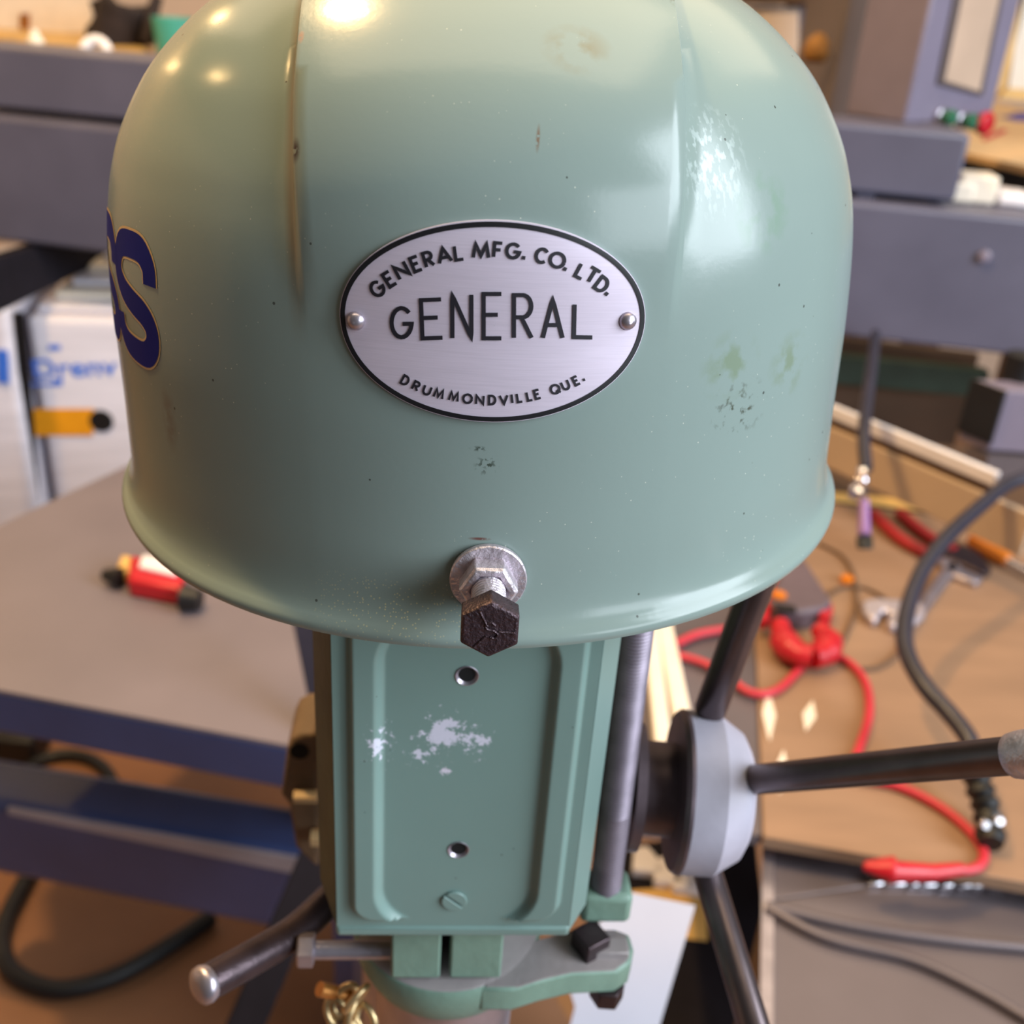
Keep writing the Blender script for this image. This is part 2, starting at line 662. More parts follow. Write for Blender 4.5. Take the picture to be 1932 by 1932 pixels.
def ribbon(pts, wd):
    """flat stroke of constant width -> quads in 2-D"""
    pts = [np.array(p, float) for p in pts]
    pts = [p for i, p in enumerate(pts) if i == 0 or np.linalg.norm(p - pts[i - 1]) > 1e-6]
    # resample long strokes so they bend with the plate
    q = [pts[0]]
    for a, b in zip(pts, pts[1:]):
        k = max(1, int(np.linalg.norm(b - a) / 0.05))
        for i in range(1, k + 1):
            q.append(a + (b - a) * i / k)
    pts = q
    L = []
    m = len(pts)
    for i in range(m):
        d1 = unit(pts[i] - pts[i - 1]) if i > 0 else None
        d2 = unit(pts[i + 1] - pts[i]) if i < m - 1 else None
        if d1 is None:
            nn, k = np.array([-d2[1], d2[0]]), 1
        elif d2 is None:
            nn, k = np.array([-d1[1], d1[0]]), 1
        else:
            n1, n2 = np.array([-d1[1], d1[0]]), np.array([-d2[1], d2[0]])
            s = n1 + n2
            nn = unit(s) if np.linalg.norm(s) > 1e-3 else n1
            k = min(2.2, 1 / max(0.3, float(np.dot(nn, n1))))
        L.append((pts[i] + nn * wd / 2 * k, pts[i] - nn * wd / 2 * k))
    return L


# the plate picture's own coordinates -> (arc, height) on the guard wall
_q, _sz = [], []
for _px in np.linspace(655, 1205, 8):
    for _py in np.linspace(420, 790, 6):
        _h = hood_hit(_px, _py, 0.0010)
        _q.append((_px, _py))
        _sz.append(_h[:2])


def _basis(px, py):
    a, b = (px - 930) / 280, (py - 604) / 190
    return [1, a, b, a * a, a * b, b * b, a ** 3, a * a * b, a * b * b, b ** 3]


_cf = np.linalg.lstsq(np.array([_basis(*q) for q in _q]), np.array(_sz), rcond=None)[0]


def pic_pt(X, Yp, lift):
    s, z = np.array(_basis(620 + X * 0.3209, 380 + Yp * 0.3209)) @ _cf
    return on_hood(s, z, lift)


def letters(items, wd, lift):
    """items: (char, centre x, centre y, width, height, clockwise degrees) measured on the plate (picture of 1932 x 1371)"""
    for ch, cx, cy, gw, gh, rot in items:
        mb = MB()
        ca, sa = math.cos(R_(rot)), math.sin(R_(rot))
        for st in GLYPH[ch]:
            if ch == '.':
                gh, gw = wd * 593 * 1.1, 10
            pts = []
            for x, y in st:
                dx, dy = (x - .5) * gw, (.5 - y) * gh
                X, Yy = cx + dx * ca - dy * sa, cy + dx * sa + dy * ca
                pts.append((X / 593, Yy / 593))
            rb = ribbon(pts, wd)
            vs = []
            for a, b in rb:
                vs += [pic_pt(a[0] * 593, a[1] * 593, lift), pic_pt(b[0] * 593, b[1] * 593, lift)]
            mb.add(vs, [(2 * i, 2 * i + 1, 2 * i + 3, 2 * i + 2) for i in range(len(rb) - 1)])
        build('letter', mb, M_ink, plate, smooth=0)


big = [('G', 430, 712, 118, 172, 0), ('E', 607, 690, 118, 226, -2), ('N', 784, 676, 112, 256, 0), ('E', 964, 674, 104, 262, 0), ('R', 1142, 676, 104, 252, 0), ('A', 1318, 688, 116, 228, 0), ('L', 1498, 702, 108, 192, 1)]
letters(big, 0.042, 0.00108)
top = [('G', 290, 512, 70, 84, -36), ('E', 360, 455, 44, 84, -33), ('N', 432, 404, 66, 84, -29), ('E', 515, 366, 44, 84, -22), ('R', 588, 338, 46, 84, -18), ('A', 680, 314, 74, 84, -13), ('L', 766, 300, 44, 82, -8),
       ('M', 897, 287, 90, 84, 1), ('F', 996, 285, 44, 84, 5), ('G', 1086, 290, 76, 82, 9), ('.', 1146, 330, 30, 84, 10), ('C', 1254, 318, 66, 80, 17), ('O', 1344, 344, 84, 82, 22), ('.', 1388, 396, 30, 60, 24),
       ('L', 1484, 410, 42, 80, 28), ('T', 1548, 434, 62, 84, 31), ('D', 1606, 488, 56, 82, 37), ('.', 1632, 542, 30, 50, 40)]
letters(top, 0.034, 0.00108)
low = [('D', 452, 1050, 36, 50, 29), ('R', 516, 1083, 32, 50, 25), ('U', 580, 1108, 40, 50, 20), ('M', 650, 1128, 52, 50, 16), ('M', 738, 1145, 52, 50, 11), ('O', 818, 1158, 50, 50, 7), ('N', 890, 1165, 42, 50, 3), ('D', 962, 1166, 36, 50, 0),
       ('V', 1030, 1164, 46, 50, -4), ('I', 1078, 1158, 20, 50, -7), ('L', 1122, 1152, 26, 50, -9), ('L', 1180, 1143, 26, 50, -12), ('E', 1226, 1132, 28, 50, -15), ('Q', 1331, 1102, 50, 50, -20), ('U', 1392, 1078, 38, 50, -24), ('E', 1454, 1052, 28, 48, -27), ('.', 1500, 1046, 20, 40, -28)]
letters(low, 0.023, 0.00108)


# --- blue letters painted on the left flank
def flank(t, z, h):
    """t: metres along the wall measured from straight left (-90 deg) towards the front"""
    if t < 0:
        return H(-(r_at(z) + h), -t, z)
    a = -math.pi / 2 + t / 0.1045
    r = r_at(z) + h
    return H(r * math.sin(a), -r * math.cos(a), z)


def flank_letter(t0, width, z0, z1, wd, grow, lift):
    """a slanted S of thick strokes"""
    body = [(1.0, .70), (.98, .86), (.80, .985), (.5, 1.0), (.18, .96), (.03, .82), (.04, .66), (.22, .54), (.5, .47), (.8, .41), (.97, .30), (.97, .14), (.8, .02), (.5, -.0), (.2, .03), (.03, .14), (.0, .28)]
    pts = catmull([np.array(p) for p in body], 4)
    asp = width / (z1 - z0)
    rb = ribbon([(p[0] * asp, p[1]) for p in pts], wd + grow)
    mb = MB()
    vs = []
    for a, b in rb:
        for q in (a, b):
            t = t0 + q[0] * (z1 - z0)
            vs.append(flank(t, z0 + q[1] * (z1 - z0), lift))
    return mb.add(vs, [(2 * i, 2 * i + 1, 2 * i + 3, 2 * i + 2) for i in range(len(rb) - 1)])


_z0 = hood_hit(272, 684)[1] + 0.0022
_z1 = hood_hit(243, 440)[1] - 0.0022
_te = hood_hit(289, 600)[0] + math.pi / 2 * 0.1035
LW = 0.0215
for t0 in (_te - LW, _te - LW * 2.22):
    lt = build('painted_letter', flank_letter(t0, LW, _z0, _z1, 0.25, 0, 0.00016), M_blueink, guard, smooth=0, label='dark blue letter painted on the flank of the hood')
    build('letter_outline', flank_letter(t0, LW, _z0, _z1, 0.25, 0.045, 0.00009), M_tanline, lt, smooth=0)

# --- bolt through the front of the hood
bs, bz, bp_ = hood_hit(921, 1088)
bn = unit(HR @ np.array([math.sin(bs / 0.1035), -math.cos(bs / 0.1035), 0.0]))
bb = bp_ + bn * 0.0002
LB = 0.0235
for k in range(60):
    pr = proj(bb + bn * LB)
    LB += (1190 - pr[1]) * 2e-5
bsh = MB()
prof_t = []
x = 0.0
while x < LB - 0.004:
    prof_t += [(x, 0.00385), (x + 0.00035, 0.00330), (x + 0.0007, 0.00385)]
    x += 0.00105
prof_t.append((LB - 0.002, 0.0037))
prof_t[0] = (-0.006, 0.0037)
bsh.lathe(bb, bn, prof_t, 28)
bolt = build('bolt', bsh, M_zinc, guard, smooth=40, label='threaded steel bolt standing out of the hood front')
build('washer', MB().lathe(bb, bn, [(0, 0.0086), (0.0012, 0.0087), (0.0016, 0.0084), (0.0016, 0.002)], 48), M_zinc, bolt)
build('nut', MB().lathe(bb + bn * 0.0016, bn, [(0, 0.0066), (0.0042, 0.0066), (0.0050, 0.0060), (0.0050, 0.0046), (0.0043, 0.0040)], 6, phase=R_(30)), M_zinc, bolt, smooth=20, bevel=0.00025)
hd = bb + bn * LB
build('bolt_head', MB().lathe(hd - bn * 0.0052, bn, [(0, 0.0069), (0.0047, 0.0069), (0.0052, 0.0064)], 6), M_bolthead, bolt, smooth=20, bevel=0.0003)
e1 = unit(np.cross(UP, bn))
e2 = np.cross(bn, e1)


def on_head(u, v):
    return hd + bn * 0.00005 + (e1 * u - 0 + e2 * v) * 0.0064


mk = MB()
for a, b in (((-.35, .72), (-.08, .16)), ((.28, -.02), (.82, -.06)), ((-.1, -.2), (-.5, -.66))):
    mk.tube([on_head(*a), on_head(*b)], 0.00028, 6)
mk.tube([on_head(p[0] * 1.5 + .02, p[1] * 1.5 + .06) for p in catmull([(.1, .1), (0, .17), (-.11, .1), (-.07, .0), (.07, -.04), (.16, -.12), (.1, -.22), (0, -.2)], 4)], 0.00028, 6)
build('grade_mark', mk, M_bolthead, bolt, smooth=60)

# wear on the hood paint (hood_shell is local to the guard root)
G0 = ROOTLOC[guard]
m = M_hood
nt = m.node_tree
sp = speck_mask(m, 700, 0.11, 0.16)
nm = noise_mask(m, 18, 0.46, 0.62)
overlay(m, (214, 214, 200), mnode(nt, 'MULTIPLY', mnode(nt, 'MULTIPLY', sp, nm), 0.65))
sp = speck_mask(m, 240, 0.085, 0.10)
overlay(m, (52, 50, 44), mnode(nt, 'MULTIPLY', sp, 0.75))


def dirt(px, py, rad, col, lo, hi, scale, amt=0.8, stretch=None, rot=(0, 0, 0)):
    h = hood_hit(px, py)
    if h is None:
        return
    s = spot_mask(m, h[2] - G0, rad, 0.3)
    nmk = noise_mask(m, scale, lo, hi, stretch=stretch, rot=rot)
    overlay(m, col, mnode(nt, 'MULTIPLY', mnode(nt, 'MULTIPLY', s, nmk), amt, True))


hx_ = HR @ np.array([1.0, 0, 0])


def plane_band(offset, half, zlo, zhi):
    d = nt.nodes.new('ShaderNodeVectorMath')
    d.operation = 'DOT_PRODUCT'
    nt.links.new(objcoord(nt), d.inputs[0])
    d.inputs[1].default_value = tuple(hx_)
    a = mnode(nt, 'ABSOLUTE', mnode(nt, 'SUBTRACT', d.outputs['Value'], offset))
    r = nt.nodes.new('ShaderNodeMapRange')
    r.inputs['From Min'].default_value = half
    r.inputs['From Max'].default_value = half * 0.2
    nt.links.new(a, r.inputs[0])
    sx = nt.nodes.new('ShaderNodeSeparateXYZ')
    nt.links.new(objcoord(nt), sx.inputs[0])
    q = nt.nodes.new('ShaderNodeMapRange')
    q.inputs['From Min'].default_value = zlo
    q.inputs['From Max'].default_value = zhi
    nt.links.new(sx.outputs[2], q.inputs[0])
    return mnode(nt, 'MULTIPLY', r.outputs[0], q.outputs[0], True)


overlay(m, (112, 90, 56), mnode(nt, 'MULTIPLY', plane_band(-BAND - 0.0014, 0.0020, 0.064, 0.085), 0.6))
dirt(1395, 770, (0.010, 0.010, 0.008), (70, 72, 58), 0.56, 0.66, 420, 0.9)
dirt(1380, 690, (0.009, 0.012, 0.009), (112, 128, 96), 0.45, 0.62, 200, 0.6)
dirt(1490, 690, (0.008, 0.012, 0.009), (112, 126, 94), 0.45, 0.62, 200, 0.6)
dirt(1440, 400, (0.010, 0.012, 0.010), (110, 140, 116), 0.45, 0.62, 180, 0.6)
dirt(1085, 100, (0.008, 0.008, 0.006), (120, 112, 84), 0.42, 0.6, 160, 0.7)
dirt(558, 285, (0.0012, 0.003, 0.0028), (64, 52, 48), 0.40, 0.48, 700, 1.0)
dirt(572, 78, (0.0010, 0.003, 0.0022), (186, 120, 84), 0.36, 0.44, 700, 1.0)
dirt(1265, 18, (0.0016, 0.003, 0.003), (84, 70, 58), 0.46, 0.54, 900, 1.0)
dirt(918, 878, (0.003, 0.004, 0.0026), (70, 80, 72), 0.55, 0.60, 900, 1.0)
dirt(903, 846, (0.0022, 0.004, 0.0007), (70, 80, 72), 0.48, 0.55, 900, 1.0)
dirt(905, 1016, (0.0028, 0.004, 0.0005), (110, 76, 70), 0.30, 0.42, 900, 1.0)
dirt(1015, 262, (0.0005, 0.004, 0.0030), (118, 92, 72), 0.40, 0.5, 900, 0.9)
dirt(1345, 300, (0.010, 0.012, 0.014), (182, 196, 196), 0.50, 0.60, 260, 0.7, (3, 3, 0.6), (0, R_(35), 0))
h_ = hood_hit(740, 1150)
overlay(m, (200, 190, 146), mnode(nt, 'MULTIPLY', mnode(nt, 'MULTIPLY', spot_mask(m, h_[2] - G0, (0.026, 0.016, 0.010), 0.2), speck_mask(m, 1500, 0.30, 0.35)), 0.75))
dirt(320, 790, (0.003, 0.008, 0.010), (108, 96, 90), 0.35, 0.6, 200, 0.5)

# ================================================================== DRILL PRESS HEAD
PSI = 0.085
PR = np.array([[math.cos(PSI), -math.sin(PSI), 0], [math.sin(PSI), math.cos(PSI), 0], [0, 0, 1]])
PO = HO.copy()


def K(x, y, z):
    return PO + PR @ np.array([x, y, z])


def pl(px, py, yl):
    """view ray met with the press plane y = yl -> (x, z)"""
    v = PR.T @ ray(px, py)
    o = PR.T @ (EYE - PO)
    p = o + v * ((yl - o[1]) / v[1])
    return np.array([p[0], p[2]])


def KP(px, py, yl):
    a = pl(px, py, yl)
    return K(a[0], yl, a[1])


kx, ky = PR @ np.array([1.0, 0, 0]), PR @ np.array([0, 1.0, 0])
YF = -0.078
xl = (pl(637, 1195, YF)[0] + pl(625, 1717, YF)[0]) / 2
xr = (pl(1137, 1199, YF)[0] + pl(1075, 1740, YF)[0]) / 2
zbot = pl(860, 1757, YF)[1]
ztop = 0.02
press = root('drill_press', K(0, 0.06, -(PO[2] - 0.0)), 'old green drill press with round column and three rod feed handles', 'drill press')

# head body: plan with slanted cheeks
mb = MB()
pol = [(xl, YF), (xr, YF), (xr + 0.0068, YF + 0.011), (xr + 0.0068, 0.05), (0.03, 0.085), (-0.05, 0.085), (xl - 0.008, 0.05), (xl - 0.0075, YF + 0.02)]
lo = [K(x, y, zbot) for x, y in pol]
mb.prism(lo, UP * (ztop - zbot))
build('head_casting', mb, M_shaded_side, press, bevel=0.0012, label='sides of the head casting, darkened for the shade under the hood')

ck_ = [(xr + 0.0002, YF - 0.0004), (xr + 0.0072, YF + 0.0108), (xr + 0.0066, YF + 0.0112), (xr - 0.0002, YF + 0.0002)]
build('right_cheek', MB().prism([K(x, y, zbot) for x, y in ck_], UP * (ztop - zbot)), M_panel, press, bevel=0.0003)

# front panel: relief built as real geometry
pad_l = (pl(664, 1250, YF)[0] + pl(657, 1640, YF)[0]) / 2
pad_r = (pl(1092, 1300, YF)[0] + pl(1070, 1620, YF)[0]) / 2
pad_b = pl(720, 1728, YF)[1]
in_l = (pl(716, 1300, YF)[0] + pl(710, 1550, YF)[0]) / 2
in_r = (pl(1042, 1300, YF)[0] + pl(1020, 1600, YF)[0]) / 2
in_b = pad_b - 0.0035
in_t = pl(900, 1150, YF)[1]


def rbox(x, z, x0, x1, z0, z1, r):
    cx, cz = (x0 + x1) / 2, (z0 + z1) / 2
    dx, dz = abs(x - cx) - (x1 - x0) / 2 + r, abs(z - cz) - (z1 - z0) / 2 + r
    return math.hypot(max(dx, 0), max(dz, 0)) + min(max(dx, dz), 0) - r


holes = [(*pl(881, 1272, YF), 0.00285), (*pl(865, 1600, YF), 0.00285)]


def relief(x, z):
    d1 = rbox(x, z, pad_l, pad_r, pad_b, 0.2, 0.0075)
    d2 = rbox(x, z, in_l, in_r, in_b, in_t, 0.0165)
    return 0.0026 * min(sstep(-d1, -0.0006, 0.0014), sstep(d2, -0.0020, 0.0012))


GX, GZ = 170, 250
xs = np.linspace(xl, xr, GX)
zs = np.linspace(zbot, ztop, GZ)
idx = {}
vs, fs = [], []
for j, z in enumerate(zs):
    for i, x in enumerate(xs):
        vs.append(K(x, YF - 0.0006 - relief(x, z), z))
for j in range(GZ - 1):
    for i in range(GX - 1):
        cx, cz = (xs[i] + xs[i + 1]) / 2, (zs[j] + zs[j + 1]) / 2
        if any(math.hypot(cx - hx, cz - hz) < hr for hx, hz, hr in holes):
            continue
        fs.append((j * GX + i, j * GX + i + 1, (j + 1) * GX + i + 1, (j + 1) * GX + i))
panel = build('front_panel', MB().add(vs, fs), M_panel, press, smooth=60, label='embossed green cover on the front of the head')
for hx, hz, hr in holes:
    mbh = MB()
    mbh.lathe(K(hx, YF - 0.0008, hz), ky, [(0.0, hr + 0.0004), (-0.0001, hr + 0.0002), (0.0001, hr), (0.0007, hr - 0.0006)], 32, cap=False)
    h_ = build('screw_hole', mbh, M_steel, panel, smooth=50, label='bare steel rim of an open screw hole')
    build('bore_shade', MB().lathe(K(hx, YF - 0.0002, hz), ky, [(0, hr - 0.00005), (0.0001, hr - 0.0001)], 24), M_hole_shade, panel)  # shallow black disc painted as the shade of the open hole
sx_, sz_ = pl(857, 1695, YF)
mbs = MB()
sa = R_(-42)
sd = PR @ np.array([math.cos(sa), 0, math.sin(sa)])
sn = PR @ np.array([-math.sin(sa), 0, math.cos(sa)])
sc = K(sx_, YF - 0.0007, sz_)
# two halves of the slotted head
for sg in (1, -1):
    pts = []
    for k in range(13):
        a = math.pi * k / 12
        pts.append(sc + sd * 0.0038 * math.cos(a) + sn * sg * (0.00045 + 0.0033 * math.sin(a)))
    mbs.prism(pts, -ky * 0.0007)
build('cover_screw', mbs, M_panel, panel, bevel=0.0002, label='painted slotted screw head')
# wear on panel paint
m = M_panel
nt = m.node_tree
K0 = ROOTLOC[press]


def jag(p, radii, scale, thr, gain=1.0):
    sp_ = spot_mask(m, p, radii, 0.0)
    nz = nt.nodes.new('ShaderNodeTexNoise')
    nz.inputs['Scale'].default_value = scale
    nz.inputs['Detail'].default_value = 9
    nz.inputs['Roughness'].default_value = 0.72
    nt.links.new(objcoord(nt), nz.inputs['Vector'])
    v_ = mnode(nt, 'ADD', nz.outputs['Fac'], mnode(nt, 'MULTIPLY', sp_, gain))
    r_ = nt.nodes.new('ShaderNodeMapRange')
    r_.inputs['From Min'].default_value = thr
    r_.inputs['From Max'].default_value = thr + 0.05
    nt.links.new(v_, r_.inputs[0])
    return mnode(nt, 'MULTIPLY', r_.outputs[0], mnode(nt, 'GREATER_THAN', sp_, 0.02))


overlay(m, (206, 205, 220), jag(KP(843, 1382, YF - 0.0006) - K0, (0.0120, 0.012, 0.0135), 260, 0.70, 0.34))
overlay(m, (206, 206, 220), jag(KP(900, 1400, YF - 0.0006) - K0, (0.0080, 0.012, 0.0110), 430, 0.70, 0.26))
overlay(m, (206, 206, 220), jag(KP(718, 1405, YF - 0.0020) - K0, (0.0070, 0.012, 0.0125), 430, 0.69, 0.28))
overlay(m, (212, 206, 220), jag(KP(838, 1452, YF - 0.0006) - K0, (0.0045, 0.012, 0.0035), 330, 0.72, 0.34))
overlay(m, (206, 206, 220), jag(KP(790, 1425, YF - 0.0006) - K0, (0.0080, 0.012, 0.0060), 430, 0.70, 0.26))
overlay(m, (46, 48, 42), mnode(nt, 'MULTIPLY', speck_mask(m, 300, 0.08, 0.06), 0.8))

# split clamp under the panel
xs0, xs1 = pl(738, 1790, YF + 0.004)[0], pl(949, 1790, YF + 0.004)[0]
sl0, sl1 = pl(832, 1790, YF + 0.004)[0], pl(850, 1790, YF + 0.004)[0]
zc_ = pl(840, 1846, YF + 0.004)[1]
for a, b in ((xs0, sl0), (sl1, xs1)):
    mb = MB().prism([K(a, YF + 0.004, zc_), K(b, YF + 0.004, zc_), K(b, 0.0, zc_), K(a, 0.0, zc_)], UP * (zbot - zc_))
    build('split_clamp', mb, M_cast, press, bevel=0.0008)
# lower edge lip of the head
mb = MB().prism([K(xl - 0.0003, YF - 0.0013, zbot - 0.001), K(xr + 0.0003, YF - 0.0013, zbot - 0.001), K(xr + 0.002, YF + 0.02, zbot - 0.001), K(xl - 0.002, YF + 0.02, zbot - 0.001)], UP * 0.0042)
build('lower_lip', mb, M_panel, press, bevel=0.0012, seg=3)

# collar ring with an arm reaching right
rc = 0.0315
cc = Z(845, 1872, K(0, 0, zc_)[2] - 0.002) + ky * rc * 1.05
mb = MB()
mb.lathe(cc - UP * 0.022, UP, [(0, rc * 0.84), (0.004, rc * 0.95), (0.012, rc * 1.05), (0.0205, rc * 1.06), (0.0215, rc * 1.045)], 56)
build('quill_collar', mb, M_cast, press, smooth=40)
build('collar_face', MB().lathe(cc - UP * 0.0012, UP, [(0, rc * 1.048), (0.0010, rc * 1.03), (0.0016, rc * 0.94)], 56), M_greyworn, press, label='bare grey rubbed face of the collar')
# arm outline on its top plane
za = cc[2] - 0.0005
armpx = [(905, 1800), (1000, 1775), (1085, 1752), (1160, 1752), (1188, 1762), (1196, 1790), (1190, 1815), (1165, 1832), (1080, 1836), (1020, 1850), (970, 1866), (905, 1866)]
arm = [Z(px, py, za) for px, py in armpx]
build('collar_arm', MB().prism(arm, -UP * 0.011), M_cast, press, bevel=0.0012)
armi = [np.mean(arm, axis=0) + (p - np.mean(arm, axis=0)) * 0.93 + UP * 0.0003 for p in arm]
build('arm_face', MB().prism(armi, -UP * 0.002), M_greyworn, press, label='bare grey rubbed top of the arm')
q = Z(1112, 1790, za)
build('square_bolt', MB().box(q + UP * 0.003, kx * 0.0042 + ky * 0.0024, ky * 0.0042 - kx * 0.0024, UP * 0.0045), M_darksteel, press, bevel=0.0005)
q = Z(1150, 1795, za)
build('square_nut', MB().box(q + UP * 0.0012, kx * 0.0062, ky * 0.0034, UP * 0.002), M_greyworn, press, bevel=0.0005)
build('lower_nut', MB().lathe(q - UP * 0.018 + ky * -0.004, UP, [(0, 0.006), (0.007, 0.006)], 6), M_darksteel, press, bevel=0.0004)

# lug carrying the stop rod
yl_ = YF + 0.022
a, b = KP(1100, 1690, yl_), KP(1198, 1690, yl_)
z1 = KP(1150, 1694, yl_)[2]
z0 = KP(1150, 1745, yl_)[2]
mb = MB().prism([np.array([*a[:2], z0]), np.array([*b[:2], z0]), np.array([*(b + ky * 0.014)[:2], z0]), np.array([*(a + ky * 0.014)[:2], z0])], UP * (z1 - z0))
build('rod_lug', mb, M_cast, press, bevel=0.0025, seg=3)
# threaded depth rod
t0, t1 = KP(1196, 1195, yl_ + 0.006), KP(1146, 1650, yl_ + 0.006)
t0 = np.array([*((t0 + t1) / 2)[:2], t0[2]]) + (t0 - t1) * np.array([1, 1, 0]) * 0.28
t1 = np.array([*t1[:2], z1 - 0.002])
ax = unit(t0 - t1)
L = np.linalg.norm(t0 - t1) + 0.04
pt = [(0, 0.0053)]
x = 0.001
while x < L:
    d = 0.0005 if x > 0.035 else 0.00025
    pt += [(x, 0.0054), (x + 0.0005, 0.0054 - d), (x + 0.001, 0.0054)]
    x += 0.00125
build('depth_rod', MB().lathe(t1, ax, pt, 28), M_rod, press, smooth=50, label='threaded steel depth stop rod')

# clamp bolt reaching left
q0, q1 = KP(735, 1792, YF + 0.012), KP(575, 1792, YF + 0.012)
mb = MB().lathe(q0 + unit(q0 - q1) * 0.012, q1 - q0, [(0, 0.0031), (np.linalg.norm(q1 - q0) + 0.01, 0.0031)], 20)
cb = build('clamp_bolt', mb, M_steel, press)
build('bolt_head', MB().lathe(q1 + unit(q0 - q1) * 0.003, q1 - q0, [(0, 0.0056), (0.0045, 0.0056), (0.0052, 0.0050)], 6), M_steel, cb, smooth=20)

# rear bracket with a bolt hole on the left
yb_ = 0.045
bpx = [(600, 1386), (570, 1386), (550, 1396), (541, 1415), (534, 1470), (530, 1500), (545, 1520), (558, 1600), (600, 1640)]
mb = MB().prism([KP(px, py, yb_) for px, py in bpx], ky * 0.03)
brk = build('rear_bracket', mb, M_brownc, press, bevel=0.002, seg=3, label='brown grimy cast bracket with a bolt hole')
build('bolt_hole_shade', MB().lathe(KP(565, 1418, yb_ - 0.0003), ky, [(0, 0.0042), (0.002, 0.004)], 24), M_hole_shade, brk)
build('locking_nut', MB().lathe(KP(572, 1503, yb_ - 0.004), kx, [(-0.004, 0.003), (0.006, 0.003)], 6), M_tanline, press)
build('locking_nut', MB().lathe(KP(600, 1580, yb_ - 0.004), kx, [(-0.003, 0.004), (0.006, 0.004)], 6), M_tanline, press)

# quill, column and foot
build('quill', MB().lathe(cc - UP * 0.13, UP, [(0, 0.012), (0.02, 0.014), (0.02, 0.024), (0.112, 0.026)], 40), M_steel, press)
colx = K(-0.02, 0.055, 0)
build('column', MB().lathe((colx[0], colx[1], 0.035), UP, [(0, 0.024), (PO[2] - 0.12, 0.024)], 40), M_steel, press)
mb = MB().abox((colx[0] - 0.11, colx[1] - 0.24, 0.0), (colx[0] + 0.10, colx[1] + 0.12, 0.03))
mb.lathe((colx[0], colx[1], 0.02), UP, [(0, 0.06), (0.03, 0.05), (0.08, 0.036)], 40)
build('base', mb, M_cast, press, bevel=0.004)

# feed hub and its three rod handles
HD = 0.365
hc = P(1290, 1492, HD)
ha = unit(kx * 1.0 - ky * 0.10 - UP * 0.02)
pxm = HD / FPX
mb = MB().lathe(hc - ha * 0.060, ha, [(0, 0.011), (0.040, 0.011), (0.0405, 0.0225), (0.0440, 0.0225), (0.0445, 0.0165), (0.0558, 0.0165), (0.0562, 0.0275), (0.0578, 0.0287), (0.0600, 0.0285)], 56)
hub = build('feed_hub', mb, base_mat('hub_dark_steel', (112, 98, 104), 0.42, 0.6, var=0.2, vscale=80), press, label='dark stepped flange of the feed hub')
build('hub_cone', MB().lathe(hc, ha, [(-0.001, 0.0286), (0.0100, 0.0284), (0.0190, 0.0225), (0.0215, 0.018), (0.0215, 0.004)], 56), M_hubgrey, hub, smooth=25, label='grey painted cone of the hub')


def handle(p0, p1, r0, r1, cap=None):
    p0, p1 = np.asarray(p0), np.asarray(p1)
    h = build('feed_handle', MB().tube([p0, p0 + (p1 - p0) * 0.02, p1], [r0 * 0.9, r0, r1], 24), M_handle, hub, smooth=50)
    return h


handle(P(1345, 1478, 0.366), P(1925, 1424, 0.262), 0.0050, 0.0050)
q = P(1908, 1426, 0.265)
d = unit(P(1925, 1424, 0.262) - P(1345, 1478, 0.366))
build('handle_collar', MB().lathe(q, d, [(0, 0.0052), (0.0006, 0.0058), (0.003, 0.0062), (0.01, 0.0066), (0.02, 0.006), (0.024, 0.002)], 28), M_zinc, hub, smooth=60, label='bright worn handle end')
build('handle_boss', MB().lathe(P(1352, 1478, 0.360), d, [(-0.004, 0.0098), (0.0, 0.0098), (0.0006, 0.0085), (0.002, 0.006)], 28), M_darksteel, hub)
handle(P(1338, 1345, 0.362), P(1452, 1040, 0.330), 0.0056, 0.0056)
handle(P(1330, 1630, 0.362), P(1438, 1990, 0.330), 0.0052, 0.0054)

# quill lock lever, lower left
ll = [P(630, 1690, 0.36), P(560, 1755, 0.345), P(480, 1805, 0.33), P(385, 1858, 0.315)]
lv = build('lock_lever', MB().tube(catmull(ll, 5), [0.0056] * 15 + [0.0054], 22), M_darksteel, press, smooth=60, label='bent dark steel lever with a worn bright end')
ld = unit(ll[3] - ll[2])
build('lever_end', MB().lathe(ll[3] - ld * 0.001, ld, [(-0.001, 0.0054), (0.0006, 0.0060), (0.0022, 0.0058), (0.0034, 0.0042), (0.0038, 0.0018)], 26), M_steel, lv, smooth=60)

# ================================================================== small parts hanging by the spindle
ck = root('key_chain', P(640, 1900, 0.36), 'short brass chain hanging by the spindle left of the green collar', 'chain')


def link(c, a, b, ra=0.0055, rb=0.0034, th=0.0013):
    a, b = unit(a), unit(np.asarray(b) - unit(a) * np.dot(b, unit(a)))
    pts = [c + a * ra * math.cos(t) + b * rb * math.sin(t) for t in np.linspace(0, 2 * math.pi, 20, endpoint=False)]
    return MB().tube(pts, th, 8, closed=True)


build('chain_bar', MB().tube([P(603, 1866, 0.352), P(664, 1880, 0.360)], 0.0026, 14), M_bronze, ck, smooth=60)
for px, py, D, ang, tl in ((652, 1886, .355, 60, 0), (672, 1884, .352, 50, 70), (636, 1912, .355, -70, 10), (668, 1912, .356, 75, 70), (650, 1938, .357, -30, 20), (690, 1922, .358, -70, 20)):
    a = CAM[0] * math.cos(R_(ang)) - CAM[1] * math.sin(R_(ang))
    b = CAM[0] * math.sin(R_(ang)) + CAM[1] * math.cos(R_(ang))
    b = b * math.cos(R_(tl)) + CAM[2] * math.sin(R_(tl))
    build('chain_link', link(P(px, py, D), a, b), M_brass, ck, smooth=70)

